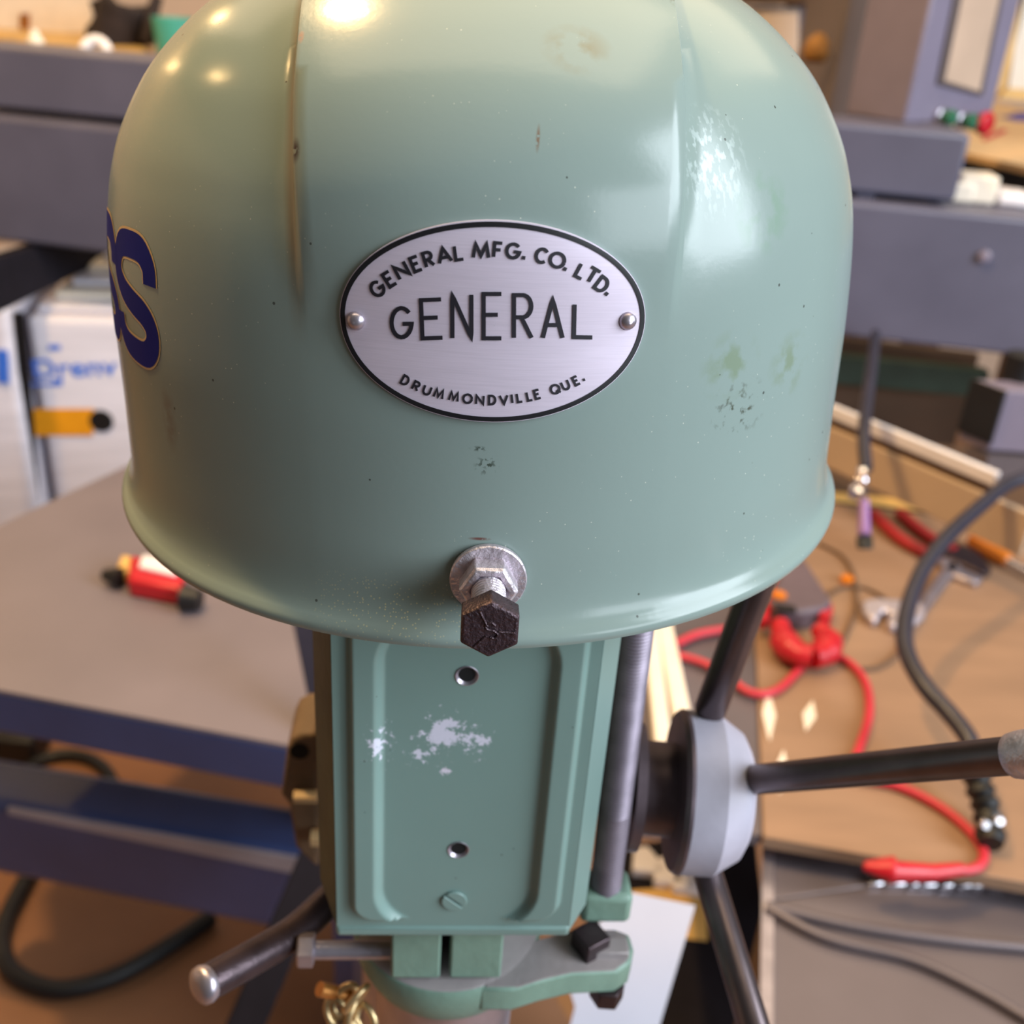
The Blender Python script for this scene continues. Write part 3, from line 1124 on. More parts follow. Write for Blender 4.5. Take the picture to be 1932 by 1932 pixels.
# ================================================================== THE WORKSHOP BEHIND
M_wall = base_mat('cream_wall_paint', (226, 206, 190), 0.8, var=0.04, vscale=3)
M_floor = base_mat('brown_concrete_floor', (142, 104, 78), 0.6, var=0.22, vscale=5, bump=0.1, bscale=60)
M_frame = base_mat('blue_grey_machine_paint', (88, 87, 106), 0.42, var=0.08, vscale=10, bump=0.05, bscale=120, rvar=0.08)
M_bed = base_mat('dusty_grey_bed', (116, 106, 112), 0.42, var=0.10, vscale=6, rvar=0.12)
M_navy = base_mat('navy_blue_machine_paint', (52, 64, 104), 0.38, var=0.12, vscale=12)
M_ply = base_mat('tan_plywood', (143, 112, 88), 0.6, var=0.12, vscale=7, stretch=(1, 5, 1))
M_brown = base_mat('dark_brown_wire_and_shade', (96, 72, 54), 0.7, var=0.2, vscale=8)
M_greysteel = base_mat('grey_steel_sheet', (108, 99, 103), 0.38, 0.35, var=0.14, vscale=7, rvar=0.1)
M_blackp = base_mat('black_plastic', (15, 14, 17), 0.5, var=0.2)
M_matte = base_mat('matt_black_gap_shade', (26, 23, 30), 0.75, var=0.2, spec=0.15)
M_cable = base_mat('dark_cable_sheath', (40, 38, 52), 0.4, var=0.15)
M_red = base_mat('red_plastic', (186, 26, 38), 0.38, var=0.1)
M_redgrip = base_mat('dark_red_grip', (168, 34, 38), 0.4, var=0.1)
M_orange = base_mat('orange_plastic', (214, 120, 30), 0.35, var=0.1)
M_white = base_mat('white_plastic', (232, 226, 230), 0.45, var=0.05)
M_creamp = base_mat('cream_strip', (236, 222, 204), 0.5, var=0.05)
M_wrap = base_mat('white_stretch_wrap', (222, 218, 230), 0.22, var=0.08, vscale=8, stretch=(1, 1, 8), bump=0.5, bscale=20, coat=0.4)
M_bluep = base_mat('blue_print', (56, 110, 214), 0.5, var=0.08)
M_yellow = base_mat('amber_label', (226, 150, 20), 0.5, var=0.1)
M_paper = base_mat('white_paper', (196, 195, 208), 0.7, var=0.03)
M_teal = base_mat('teal_plastic', (78, 176, 160), 0.45, var=0.08)
M_coat = base_mat('dark_brown_cloth', (48, 38, 38), 0.9, var=0.2)
M_tanface = base_mat('pale_tan_face', (190, 164, 138), 0.55, var=0.08, vscale=8)
M_edgesheen = base_mat('pale_edge_sheen', (150, 140, 146), 0.4, var=0.15, vscale=10)
M_pouch = base_mat('mustard_pouch', (150, 104, 48), 0.7, var=0.3, vscale=60)
M_sidetop = base_mat('light_tan_top', (224, 184, 134), 0.6, var=0.08)
M_gold = base_mat('yellow_wood', (222, 178, 104), 0.5, var=0.15, vscale=20)
M_dgreen = base_mat('dark_green_paint', (52, 70, 58), 0.6, var=0.2)
M_cabinet = base_mat('dark_taupe_cabinet', (94, 82, 80), 0.5, var=0.12, vscale=5)
M_lilac = base_mat('lilac_grey_panel', (124, 115, 132), 0.4, var=0.05)
M_glass = base_mat('smoked_window', (196, 168, 146), 0.15, var=0.12, vscale=8)
M_redlead = base_mat('red_test_lead', (192, 46, 60), 0.45, var=0.08)
M_bluecloth = base_mat('blue_cloth', (88, 82, 150), 0.8, var=0.15)
M_gbtn = base_mat('green_button', (50, 104, 80), 0.25, var=0.1)
M_meter = base_mat('meter_grey', (98, 84, 92), 0.5, var=0.12)


def structure(name, mb, mat, **k):
    return build(name, mb, mat, kind='structure', **k)


structure('floor', MB().abox((-4.5, -1.2, -0.06), (4.5, 5.0, 0.0)), M_floor, smooth=0)
structure('wall_back', MB().abox((-4.5, 4.6, 0.0), (4.5, 4.7, 3.4)), M_wall, smooth=0)
structure('wall_left', MB().abox((-4.6, -1.2, 0.0), (-4.5, 4.7, 3.4)), M_wall, smooth=0)


def slab(top_pts, th):
    return MB().prism([np.asarray(p) for p in top_pts], -UP * th)


def thing(name, mb, mat, label, cat, group=None, **k):
    return build(name, mb, mat, label=label, cat=cat, group=group, **k)


# --- long steel gantry with two stacked rails behind the hood
A, B = P(-90, 212, 1.50), P(2010, 420, 1.33)
A2, B2 = drop(A, 432), drop(B, 692)
hb = (A[2] - A2[2] + B[2] - B2[2]) / 2
gd = unit(np.array([B[0] - A[0], B[1] - A[1], 0]))
gn = np.array([-gd[1], gd[0], 0])
gantry = root('steel_gantry', (A + B) / 2 - UP * 1.0, 'long blue grey steel gantry of two stacked rails running behind the hood', 'machine frame')
Ax, Bx = A - (B - A) * 0.35, B + (B - A) * 0.30
build('lower_rail', MB().prism([Ax, Bx, Bx - UP * hb, Ax - UP * hb], gn * 0.16), M_frame, gantry, bevel=0.006)
C, D_ = A + gn * 0.03 + UP * 0.0, None
k = reach(C, gd, px=1803)
D_ = C + (B - A) * (k * gd[0] / (B - A)[0])
h1 = reach(C + (B - A) * 0.05, UP, py=100)
h2 = reach(D_, UP, py=243)
hu = (h1 + h2) / 2
build('upper_rail', MB().prism([C + UP * 0.008, D_ + UP * 0.008, D_ + UP * hu, C + UP * hu], gn * 0.12), M_frame, gantry, bevel=0.005)
for f in (0.2, 0.5, 0.8, 0.92):
    c = C + (D_ - C) * f + UP * 0.004 + gn * 0.05
    build('spacer', MB().box(c, gd * 0.012, gn * 0.04, UP * 0.005), M_frame, gantry)
for f in (-0.32, 1.27):
    c = A + (B - A) * f + gn * 0.08
    build('leg', MB().prism([c - gd * 0.06 - gn * 0.06, c + gd * 0.06 - gn * 0.06, c + gd * 0.06 + gn * 0.06, c - gd * 0.06 + gn * 0.06], -UP * (c[2] - 0.001)), M_frame, gantry)
q = A + (B - A) * 0.91 - UP * hb * 0.32 - gn * 0.002
build('bolt_head', MB().lathe(P(1858, 484, 1.36), -gn, [(-0.02, 0.008), (0.002, 0.008), (0.003, 0.006)], 16), M_lilac, gantry)

# black arm under the gantry on the left
sb4 = [P(-120, 522, 1.36), P(300, 388, 2.0), P(300, 443, 2.0), P(-120, 650, 1.36)]
thing('slanting_bar', MB().prism(sb4, unit(np.cross(sb4[1] - sb4[0], sb4[3] - sb4[0])) * 0.03), M_matte, 'broad black bar slanting under the gantry left of the hood', 'bar', bevel=0.004)

# --- control box standing on the gantry
pbl, ptl = P(1706, 233, 1.42), P(1757, -30, 1.42)
pn = unit(np.array([0.62, -0.78, 0]))
pd = np.array([-pn[1], pn[0], 0])
ctrl = root('control_box', pbl, 'lilac grey control box with a window and a row of push buttons', 'control box')
cw = reach(pbl, pd, px=1868)
hh = 0.26
E0 = pbl * 1.0
build('box_body', MB().prism([E0, E0 + pd * cw, E0 + pd * cw - pn * 0.10, E0 - pn * 0.10], UP * hh), M_lilac, ctrl, bevel=0.004)


def on_panel(px, py, out=0.0):
    v = ray(px, py)
    t = np.dot(pbl - EYE, pn) / np.dot(v, pn)
    return EYE + v * t + pn * out


w4 = [on_panel(1765, 158, .0008), on_panel(1850, 180, .0008), on_panel(1893, -30, .0008), on_panel(1805, -40, .0008)]
build('window_rim', MB().prism(w4, pn * 0.004), M_cabinet, ctrl, bevel=0.001)
cw4 = np.mean(w4, axis=0)
gl = [cw4 + (p - cw4) * np.array([0.78, 0.78, 0.92]) + pn * 0.0042 for p in w4]
build('window_pane', MB().prism(gl, pn * 0.0006), M_glass, ctrl)
for (px, py, mm, rr, nm) in ((1771, 219, M_gbtn, 0.011, 'push_button'), (1810, 226, M_gbtn, 0.011, 'push_button'), (1838, 230, M_red, 0.0165, 'stop_button')):
    c = on_panel(px, py)
    build('button_collar', MB().lathe(c, pn, [(0, 0.0125), (0.006, 0.0125), (0.008, 0.010)], 24), M_steel, ctrl)
    build(nm, MB().lathe(c + pn * 0.008, pn, [(0, rr * 0.7), (0.006, rr), (0.014, rr), (0.017, rr * 0.8)], 24), mm, ctrl, label='red mushroom stop button' if rr > .015 else None)

# taupe cabinet behind it
cab_b = P(1556, 225, 1.75)
cabl = Y(1556, 225, cab_b[1])
cabr = Y(1760, 245, cab_b[1])
mb = MB().prism([np.array([cabl[0] - .0, cab_b[1], 0.002]), np.array([cabr[0], cab_b[1], 0.002]), np.array([cabr[0], cab_b[1] + .3, 0.002]), np.array([cabl[0], cab_b[1] + .3, 0.002])], UP * 2.1)
thing('tall_cabinet', mb, M_cabinet, 'tall dark taupe cabinet behind the control box', 'cabinet', bevel=0.006)
q = P(1532, 60, 2.1)
thing('yellow_pouch', MB().lathe(P(1536, 118, 1.72), UP, [(0, 0.016), (0.012, 0.024), (0.032, 0.020), (0.046, 0.006)], 7), M_pouch, 'small crumpled yellow pouch between hood and taupe cabinet', 'pouch', smooth=60)
mb = MB().prism([Y(1420, 118, 2.4), Y(1508, 118, 2.4), Y(1508, 14, 2.4), Y(1420, 14, 2.4)], (0, 0.25, 0))
thing('cream_carton', mb, M_wall, 'plain cream carton right behind the shoulder of the hood', 'carton', bevel=0.004)
mb = MB().prism([Y(1395, 8, 2.38), Y(1562, 10, 2.38), Y(1562, -24, 2.38), Y(1395, -24, 2.38)], (0, 0.28, 0))
thing('brown_shelf', mb, M_brown, 'dark brown shelf board above the cream carton', 'shelf', bevel=0.004)
mb = MB().prism([Y(1500, 150, 2.5), Y(1580, 150, 2.5), Y(1580, 0, 2.5), Y(1500, 0, 2.5)], (0, 0.1, 0))
thing('grey_backboard', mb, M_meter, 'dull grey board in the gap between carton and cabinet', 'board')

# --- right edge: tan work table with a cloth and a white sheet
tt = 1.5 - 0.21
tbl = [Z(1800, 283, tt), Z(2050, 340, tt), Z(2050, 226, tt), Z(1868, 190, tt)]
side = root('side_table', np.mean(tbl, axis=0) * np.array([1, 1, 0]), 'tan topped side table with a black edge right of the control box', 'table')
build('table_top', slab(tbl, 0.012), M_sidetop, side)
e0, e1 = tbl[0] - UP * 0.0125, tbl[1] - UP * 0.0125
build('black_edge', MB().prism([e0 - gn * 0.002, e1 - gn * 0.002, e1 + gn * 0.03, e0 + gn * 0.03], -UP * 0.026), M_blackp, side, bevel=0.002)
for q in (tbl[0], tbl[1], tbl[2], tbl[3]):
    q = np.mean(tbl, axis=0) + (q - np.mean(tbl, axis=0)) * 0.9
    build('leg', MB().abox((q[0] - .02, q[1] - .02, 0.001), (q[0] + .02, q[1] + .02, tt - 0.012)), M_brown, side)
q = Z(1910, 228, tt)
mb = MB()
g = []
for i in range(7):
    for j in range(7):
        x, y = i / 6, j / 6
        hgt = 0.028 * math.sin(math.pi * x) * math.sin(math.pi * y) * (0.7 + 0.5 * math.sin(5 * x + 3 * y)) + 0.001
        g.append(q + np.array([x * 0.16, y * 0.10, hgt]))
mb.add(g, [(i * 7 + j, i * 7 + j + 1, i * 7 + j + 8, i * 7 + j + 7) for i in range(6) for j in range(6)])
thing('blue_cloth', mb, M_bluecloth, 'crumpled blue violet cloth lying on the tan side table', 'cloth', smooth=180)
thing('red_pencil', MB().tube([Z(1858, 262, tt + .004), Z(1895, 246, tt + .004)], 0.004, 8), M_redlead, 'short red pencil on the tan side table', 'pencil')
wy = Y(1905, 165, 2.3)[1]
mb = MB().prism([Y(1903, 168, 2.3), Y(2060, 178, 2.3), Y(2070, -60, 2.3), Y(1935, -60, 2.3)], (0, 0.01, 0))
wb = thing('white_board', mb, M_creamp, 'cream white sheet leaning at the right edge above the side table', 'board')
build('yellow_edge', MB().prism([Y(1884, 186, 2.29), Y(2060, 198, 2.29), Y(2060, 178, 2.29), Y(1900, 166, 2.29)], (0, 0.02, 0)), M_gold, wb, label='yellow wooden edge strip')
build('side_strip', MB().prism([Y(1872, 186, 2.3), Y(1892, 186, 2.3), Y(1948, -60, 2.3), Y(1915, -60, 2.3)], (0, 0.02, 0)), M_gold, wb)
# blocks on the lower rail
zr = None
top0 = A + (B - A) * 0.9
for (px, py, pw, ph, mm, lb, nm) in ((1800, 362, 62, 40, M_creamp, 'pinkish white foam block on the lower rail beside the upper rail end', 'foam_block'),
                                     (1840, 352, 70, 46, M_creamp, 'pale cream block lying on the lower rail under the side table', 'cream_block'),
                                     (1912, 372, 60, 20, M_white, 'flat white block on the lower rail at the right edge', 'plastic_block')):
    D = (CAM @ (top0 + gn * 0.07 - EYE))[2]
    a = P(px - pw / 2, py + ph / 2, D)
    wv = (P(px + pw / 2, py + ph / 2, D) - a)
    wv = gd * np.linalg.norm(wv)
    a = a + UP * (((A + (B - A) * ((a - A)[0] / (B - A)[0]))[2] + 0.0012) - a[2])
    hgt = reach(a, UP, py=py - ph / 2)
    thing(nm, MB().prism([a, a + wv, a + wv + gn * 0.05, a + gn * 0.05], UP * max(0.012, hgt)), mm, lb, 'block', bevel=0.004)

# --- workbench at the right
bz_ = 0.92
bench = root('workbench', np.array([0.62, 1.15, 0]), 'tan plywood workbench carrying scattered hand tools at the right', 'workbench')
bt = [Z(1440, 1578, bz_), Z(1930, 1664, bz_), Z(2250, 1720, bz_), Z(2250, 1020, bz_), Z(1932, 992, bz_), Z(1560, 948, bz_), Z(1408, 930, bz_), Z(1428, 1250, bz_)]
build('bench_top', slab(bt, 0.012), M_ply, bench, bevel=0.001)
# raised back rail, the shadow behind it painted as a brown board
ba, bb2 = Z(1400, 928, bz_), Z(2250, 1020, bz_)
bd = unit(bb2 - ba)
bnn = np.array([-bd[1], bd[0], 0])
build('back_rail', MB().prism([ba, bb2, bb2 + bnn * 0.02, ba + bnn * 0.02], UP * 0.006), M_gold, bench, bevel=0.001)
build('back_shade_board', MB().prism([ba + bnn * 0.02, bb2 + bnn * 0.02, bb2 + bnn * 0.25, ba + bnn * 0.25], -UP * 0.02), M_brown, bench)
c = np.mean(bt, axis=0)
for q in (bt[0], bt[2], bt[3], bt[6]):
    q = c + (q - c) * (0.68 if q is not bt[0] else 0.3)
    build('leg', MB().abox((q[0] - .025, q[1] - .025, 0.001), (q[0] + .025, q[1] + .025, bz_ - 0.0125)), M_brown, bench)
# grey steel sheet lying left of the plywood
sh = [Z(1190, 1560, bz_ - .002), Z(1437, 1576, bz_ - .002), Z(1426, 1250, bz_ - .002), Z(1404, 926, bz_ - .002), Z(1150, 920, bz_ - .002)]
build('steel_sheet', slab(sh, 0.010), M_greysteel, bench, label='grey steel sheet along the left of the bench')
# pale glossy scratches / chips on plywood
for (px, py, ln, an) in ((1452, 1400, 0.08, 80), (1520, 1380, 0.05, 70), (1470, 1500, 0.06, 75)):
    a = Z(px, py, bz_ + 0.0004)
    d = np.array([math.cos(R_(an)), math.sin(R_(an)), 0])
    s_ = np.array([-d[1], d[0], 0])
    build('pale_splinter', MB().prism([a, a + d * ln * .5 + s_ * .006, a + d * ln, a + d * ln * .5 - s_ * .006], UP * 0.0006), M_creamp, bench)

# grey steel machine table in front of the bench
gz = bz_ - 0.03
gt = [Z(1437, 1990, gz), Z(2150, 2050, gz), Z(2150, 1700, gz), Z(1932, 1672, gz), Z(1640, 1672, gz), Z(1447, 1700, gz)]
gt2 = [Z(1447, 1699, gz), Z(1640, 1671, gz), Z(1932, 1671, gz), Z(2150, 1700, gz), Z(2150, 1660, gz), Z(1440, 1560, gz)]
gbl = root('steel_table', np.mean(gt, axis=0) * np.array([1, 1, 0]), 'grey sheet steel machine table in the lower right corner', 'machine table')
build('front_plate', slab(gt, 0.012), M_greysteel, gbl, bevel=0.002)
build('rear_plate', slab(gt2, 0.012), M_greysteel, gbl, bevel=0.002)
a, b = Z(1445, 1990, gz + .001), Z(1449, 1575, gz + .001)
s_ = unit(np.cross(unit(b - a), UP)) * 0.0045
build('bright_edge', MB().prism([a - s_, a + s_, b + s_, b - s_], UP * 0.002), M_steel, gbl, label='bright strip along the edge')  # lighter strip along the table's left edge
a, b = Z(1440, 1992, gz - .012), Z(1445, 1690, gz - .012)
build('side_wall', MB().prism([a, b, b - UP * 0.16, a - UP * 0.16], np.array([0.02, 0, 0])), M_brown, gbl)
c = np.mean(gt + gt2, axis=0)
for q in (gt[1], gt[2]):
    q = c + (q - c) * 0.85
    build('leg', MB().abox((q[0] - .02, q[1] - .02, 0.001), (q[0] + .02, q[1] + .02, gz - 0.0125)), M_brown, gbl)
for k in range(9):
    px = 1650 + k * 32 + (k % 3) * 5
    q = Z(px, 1668 + k * 0.6, gz + .001)
    build('bright_chip', MB().box(q + UP * 0.002, (0.006 + .002 * (k % 2), 0.001, 0), (0, 0.0035, 0), UP * 0.002), M_chrome, gbl, bevel=0.001)
for pts in ([(1446, 1708), (1600, 1745), (1780, 1772), (1960, 1790)], [(1446, 1712), (1560, 1770), (1720, 1810), (1850, 1870), (1960, 1935)]):  # grey tubes standing in for soft cable shadows on the plate
    thing('wire_and_shadow_line', MB().tube(catmull([Z(x, y, gz + .0042) for x, y in pts], 6), 0.004, 8), M_greysteel, 'shadow streak built as grey tube on the steel table, %s of the two' % ('the straighter' if pts[1][0] == 1600 else 'the more bent'), 'wire', smooth=80)

# dark gap below the hub: black block, its shade put into the colour
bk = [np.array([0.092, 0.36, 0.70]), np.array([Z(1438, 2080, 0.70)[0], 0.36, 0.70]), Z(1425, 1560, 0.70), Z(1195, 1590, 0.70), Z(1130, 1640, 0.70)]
thing('dark_gap_block', MB().prism(bk, -UP * 0.698), M_matte, 'matt black block standing for the dark gap below the feed hub', 'cabinet', bevel=0.004)
zk = 0.7006
tr = [Z(1190, 1680, zk), Z(1330, 1670, zk), Z(1335, 1775, zk), Z(1200, 1760, zk)]
thing('brown_card', slab(tr, 0.0004), M_gold, 'scrap of brown card behind the white paper', 'card')
pp = [P(1185, 1683, 0.60), P(1312, 1709, 0.60), P(1228, 1990, 0.585), P(1120, 1990, 0.585), P(1085, 1900, 0.590), P(1060, 1820, 0.594)]
pnv = unit(np.cross(pp[1] - pp[0], pp[2] - pp[1]))
for k_, d_ in ((2, unit(pp[2] - pp[1])), (3, unit(pp[2] - pp[1]))):
    pp[k_] = pp[k_] + d_ * ((pp[k_][2] - 0.7008) / -d_[2])
thing('paper_sheet', MB().prism(pp, pnv * 0.0008), M_paper, 'white paper sheet standing on the black block behind the collar arm', 'paper')
hz_ = [Z(1030, 1850, zk), Z(1100, 1846, zk), Z(1150, 1990, zk), Z(1112, 1990, zk)]
thing('tan_board', slab(hz_, 0.0004), M_ply, 'tan piece of board beside the white paper below the collar arm', 'board')

# cream profile strips behind the depth rod
for (px0, py0, px1, py1, wpx, lb) in ((1240, 1120, 1296, 1405, 38, 'cream plastic strip on the steel sheet, the one reaching the hub'), (1222, 1150, 1254, 1440, 34, 'cream plastic strip on the steel sheet, the one beside the depth rod')):
    a, b = Z(px0, py0, bz_ + 0.0035), Z(px1, py1, bz_ + 0.0035)
    t = unit(b - a)
    s_ = unit(np.cross(t, UP)) * (wpx / 2 * 0.86 / FPX)
    thing('plastic_strip', MB().beam(a, b, s_, UP * 0.005), M_creamp, lb, 'strip', 'cream plastic strips', bevel=0.002)
for i, (px, py) in enumerate(((1215, 1640), (1255, 1660), (1290, 1672))):
    q = Z(px, py, zk)
    thing('plastic_clip', MB().prism([q + np.array([x, y, 0]) for x, y in ((-.014, -.012), (.016, -.014), (.012, .010), (.004, .022), (-.010, .018))], UP * 0.012), M_white,
          ['small pale clip right below the end of the depth rod', 'small pale clip in the middle of the row under the hub flange', 'small pale clip under the big hub flange'][i], 'clip', 'pale plastic clips', bevel=0.002)

# --- tools on the bench
zt_ = bz_ + 0.0005


def poly_tool(px_list, th, z=None):
    z = zt_ if z is None else z
    return MB().prism([Z(x, y, z) for x, y in px_list], UP * th)


def lying(px_list, r, n=14, k=5):
    return MB().tube(catmull([Z(x, y, zt_ + r) for x, y in px_list], k), r, n)


# pliers with two red handles
pl_ = root('pliers', Z(1760, 1050, bz_), 'pliers with two long dark red handles at the back of the workbench', 'pliers')
build('handle', lying([(1648, 970), (1690, 1010), (1735, 1038), (1772, 1052)], 0.0072), M_redgrip, pl_, smooth=60)
build('handle', lying([(1697, 968), (1735, 1000), (1770, 1024), (1800, 1040)], 0.0072), M_redgrip, pl_, smooth=60)
build('jaw', poly_tool([(1770, 1040), (1800, 1036), (1840, 1052), (1868, 1086), (1850, 1096), (1815, 1078), (1775, 1062)], 0.010), M_darksteel, pl_, bevel=0.002)
build('jaw', poly_tool([(1780, 1056), (1812, 1082), (1852, 1100), (1838, 1110), (1795, 1094), (1765, 1068)], 0.008), M_steel, pl_, bevel=0.002)
# screwdriver
sdv = root('screwdriver', Z(1870, 1042, bz_), 'screwdriver with an amber orange handle beside the pliers', 'screwdriver')
build('handle', MB().tube([Z(1832, 1018, zt_ + .01), Z(1845, 1025, zt_ + .01), Z(1890, 1050, zt_ + .01), Z(1902, 1058, zt_ + .01)], [0.008, 0.0105, 0.0105, 0.007], 8), M_orange, sdv, smooth=20)
build('blade', MB().tube([Z(1900, 1057, zt_ + .01), Z(2000, 1112, zt_ + .006)], 0.0042, 12), M_chrome, sdv)
# adjustable wrench
wr = root('adjustable_wrench', Z(1690, 1160, bz_), 'bright adjustable wrench lying on the workbench behind the black cable', 'wrench')
build('handle', poly_tool([(1700, 1172), (1720, 1160), (1768, 1090), (1800, 1062), (1812, 1074), (1786, 1104), (1742, 1165), (1728, 1182)], 0.008), M_steel, wr, bevel=0.002)
build('jaw', poly_tool([(1622, 1148), (1650, 1143), (1700, 1146), (1735, 1150), (1742, 1172), (1728, 1184), (1708, 1196), (1676, 1196), (1672, 1184), (1680, 1172), (1664, 1164), (1656, 1174), (1650, 1186), (1638, 1182), (1626, 1168)], 0.011), M_zinc, wr, bevel=0.003)
# clamp meter
mt = root('clamp_meter', Z(1500, 1160, bz_), 'red and grey clamp meter lying on the workbench under the hood edge', 'meter')
build('meter_body', poly_tool([(1443, 1170), (1470, 1095), (1482, 1080), (1505, 1082), (1520, 1105), (1562, 1172), (1545, 1185), (1500, 1192), (1462, 1188)], 0.026), M_meter, mt, bevel=0.005, seg=3)
build('bumper', MB().tube(catmull([Z(x, y, zt_ + .016) for x, y in [(1438, 1178), (1450, 1135), (1470, 1092), (1487, 1078), (1508, 1082), (1532, 1120), (1558, 1172)]], 5), 0.0058, 10), M_red, mt, smooth=60)
build('dial', MB().lathe(Z(1470, 1125, zt_ + .027), UP, [(0, 0.008), (0.003, 0.0075)], 20), M_orange, mt)
build('display', poly_tool([(1462, 1140), (1500, 1146), (1502, 1158), (1464, 1154)], 0.002, zt_ + .0265), M_blackp, mt)
build('jaw', MB().tube(catmull([Z(x, y, zt_ + .016) for x, y in [(1472, 1180), (1478, 1208), (1500, 1232), (1530, 1240)]], 6), [0.010] * 6 + [0.0145] * 6 + [0.012] * 7, 14), M_red, mt, smooth=70)
build('jaw', MB().tube(catmull([Z(x, y, zt_ + .016) for x, y in [(1532, 1240), (1556, 1230), (1562, 1206), (1545, 1188)]], 6), [0.012] * 6 + [0.0145] * 6 + [0.010] * 7, 14), M_red, mt, smooth=70)
build('trigger', poly_tool([(1548, 1166), (1566, 1162), (1566, 1178), (1548, 1182)], 0.018), M_red, mt, bevel=0.003)
# red test lead with its probe
tl = root('test_lead', Z(1600, 1400, bz_), 'red test lead looping over the workbench and ending in a red probe', 'cable')
build('lead', lying([(1275, 1215), (1320, 1196), (1400, 1183)], 0.0042), M_redlead, tl, smooth=80)
build('lead', lying([(1278, 1236), (1330, 1252), (1375, 1280), (1420, 1308), (1470, 1300), (1530, 1245), (1585, 1240), (1630, 1282), (1640, 1345), (1618, 1420), (1600, 1462), (1690, 1482), (1770, 1520), (1830, 1568), (1856, 1608), (1845, 1636), (1800, 1645)], 0.0040), M_redlead, tl, smooth=80)
build('probe', MB().tube([Z(1815, 1640, zt_ + .009), Z(1760, 1646, zt_ + .009), Z(1690, 1644, zt_ + .009), Z(1684, 1642, zt_ + .009), Z(1672, 1640, zt_ + .009), Z(1630, 1634, zt_ + .009)], [0.005, 0.0062, 0.0075, 0.0105, 0.009, 0.0035], 16), M_red, tl, smooth=60)
# thin dark wires
thing('wire_and_shadow_line', lying([(1545, 1025), (1590, 1050), (1612, 1090), (1614, 1150), (1590, 1210), (1568, 1250)], 0.0022), M_brown, 'thin brown wire looping over the workbench right of the clamp meter', 'wire', smooth=80)
thing('wire_and_shadow_line', lying([(1550, 1130), (1590, 1108), (1640, 1112), (1690, 1150), (1700, 1220), (1660, 1258), (1610, 1262)], 0.0020), M_brown, 'thin brown wire making a ring around the adjustable wrench head', 'wire', smooth=80)
thing('orange_nut', MB().lathe(Z(1597, 1098, zt_), UP, [(0, 0.008), (0.006, 0.008)], 6), M_orange, 'little orange connector nut on the workbench', 'nut')
# thick black cable arching over the bench
kb = [P(1960, 893, 1.12), P(1900, 915, 1.10), P(1850, 955, 1.07), P(1790, 1010, 1.03), P(1745, 1068, 1.0), P(1718, 1130, .97), P(1706, 1190, .94), P(1714, 1240, .915), P(1745, 1295, .89), P(1790, 1345, .87), P(1826, 1392, .85), P(1836, 1430, .84), P(1846, 1480, .83), P(1862, 1530, .82), P(1870, 1592, .812)]
kb = [p if (p[2] > 0.933 or i < 6) else Z(*proj(p), 0.933) for i, p in enumerate(kb)]
kc = root('black_cable', kb[6], 'thick dark cable arching down over the tools to the steel table', 'cable')
build('sheath', MB().tube(catmull(kb[:12], 6), 0.0078, 14), M_cable, kc, smooth=80)
pth = catmull(kb[11:], 4)
build('ribbed_end', MB().tube(pth, [0.009 + 0.003 * (i % 2) for i in range(len(pth))], 14), M_blackp, kc, smooth=40)
for px, py in ((1858, 1555), (1884, 1548)):
    build('eyelet', MB().lathe(Z(px, py, 0.945), -CAM[2], [(0, 0.004), (0.003, 0.003)], 14), M_chrome, kc)

# thin cable hanging from the gantry
hz = [P(1652, 630, 1.40), P(1645, 690, 1.25), P(1634, 770, 1.12), P(1630, 830, 1.06), P(1634, 885, 1.03)]
hw = root('hanging_cable', hz[0], 'thin black cable hanging from the gantry with a metal connector', 'cable')
build('sheath', MB().tube(catmull(hz, 5), 0.0068, 12), M_cable, hw, smooth=80)
build('connector', MB().lathe(P(1632, 880, 1.03), -UP, [(0, 0.004), (0.003, 0.0075), (0.010, 0.005), (0.013, 0.0075), (0.021, 0.006), (0.024, 0.0100), (0.034, 0.0100), (0.036, 0.005)], 20), M_chrome, hw, smooth=40, label='shiny metal connector')
build('sleeve', MB().tube([P(1630, 945, 1.01), P(1630, 1000, 1.0), P(1631, 1012, .995)], [0.005, 0.006, 0.006], 14), base_mat('violet_sleeve', (130, 96, 150), .4), hw)
build('plug', MB().beam(P(1631, 1010, .995), P(1632, 1036, .985), CAM[0] * 0.0068, CAM[2] * 0.006), M_blackp, hw, bevel=0.002)

# long white extrusion leaning over the bench back
wa, wb_ = P(1480, 738, 1.34), P(1882, 905, 1.12)
wt = unit(wb_ - wa)
wn = unit(np.cross(wt, UP))
wup = np.cross(wn, wt)
if wup[2] < 0:
    wup = -wup
if np.dot(wn, CAM[2]) < 0:
    wn = -wn
bar = root('white_profile', (wa + wb_) / 2, 'long white profile bar crossing behind the workbench tools', 'profile')
build('upper_flange', MB().beam(wa, wb_, wn * 0.004, wup * 0.0085), M_white, bar, bevel=0.002)
build('groove_shade', MB().beam(wa - wup * 0.015 + wn * 0.006, wb_ - wup * 0.015 + wn * 0.006, wn * 0.004, wup * 0.007), M_brown, bar)  # brown beam puts the shadow in the recess into the colour
build('lower_face', MB().beam(wa - wup * 0.046, wb_ - wup * 0.046 + wt * 0.05, wn * 0.004, wup * 0.026), M_tanface, bar, bevel=0.002, label='tan lower face of the profile')

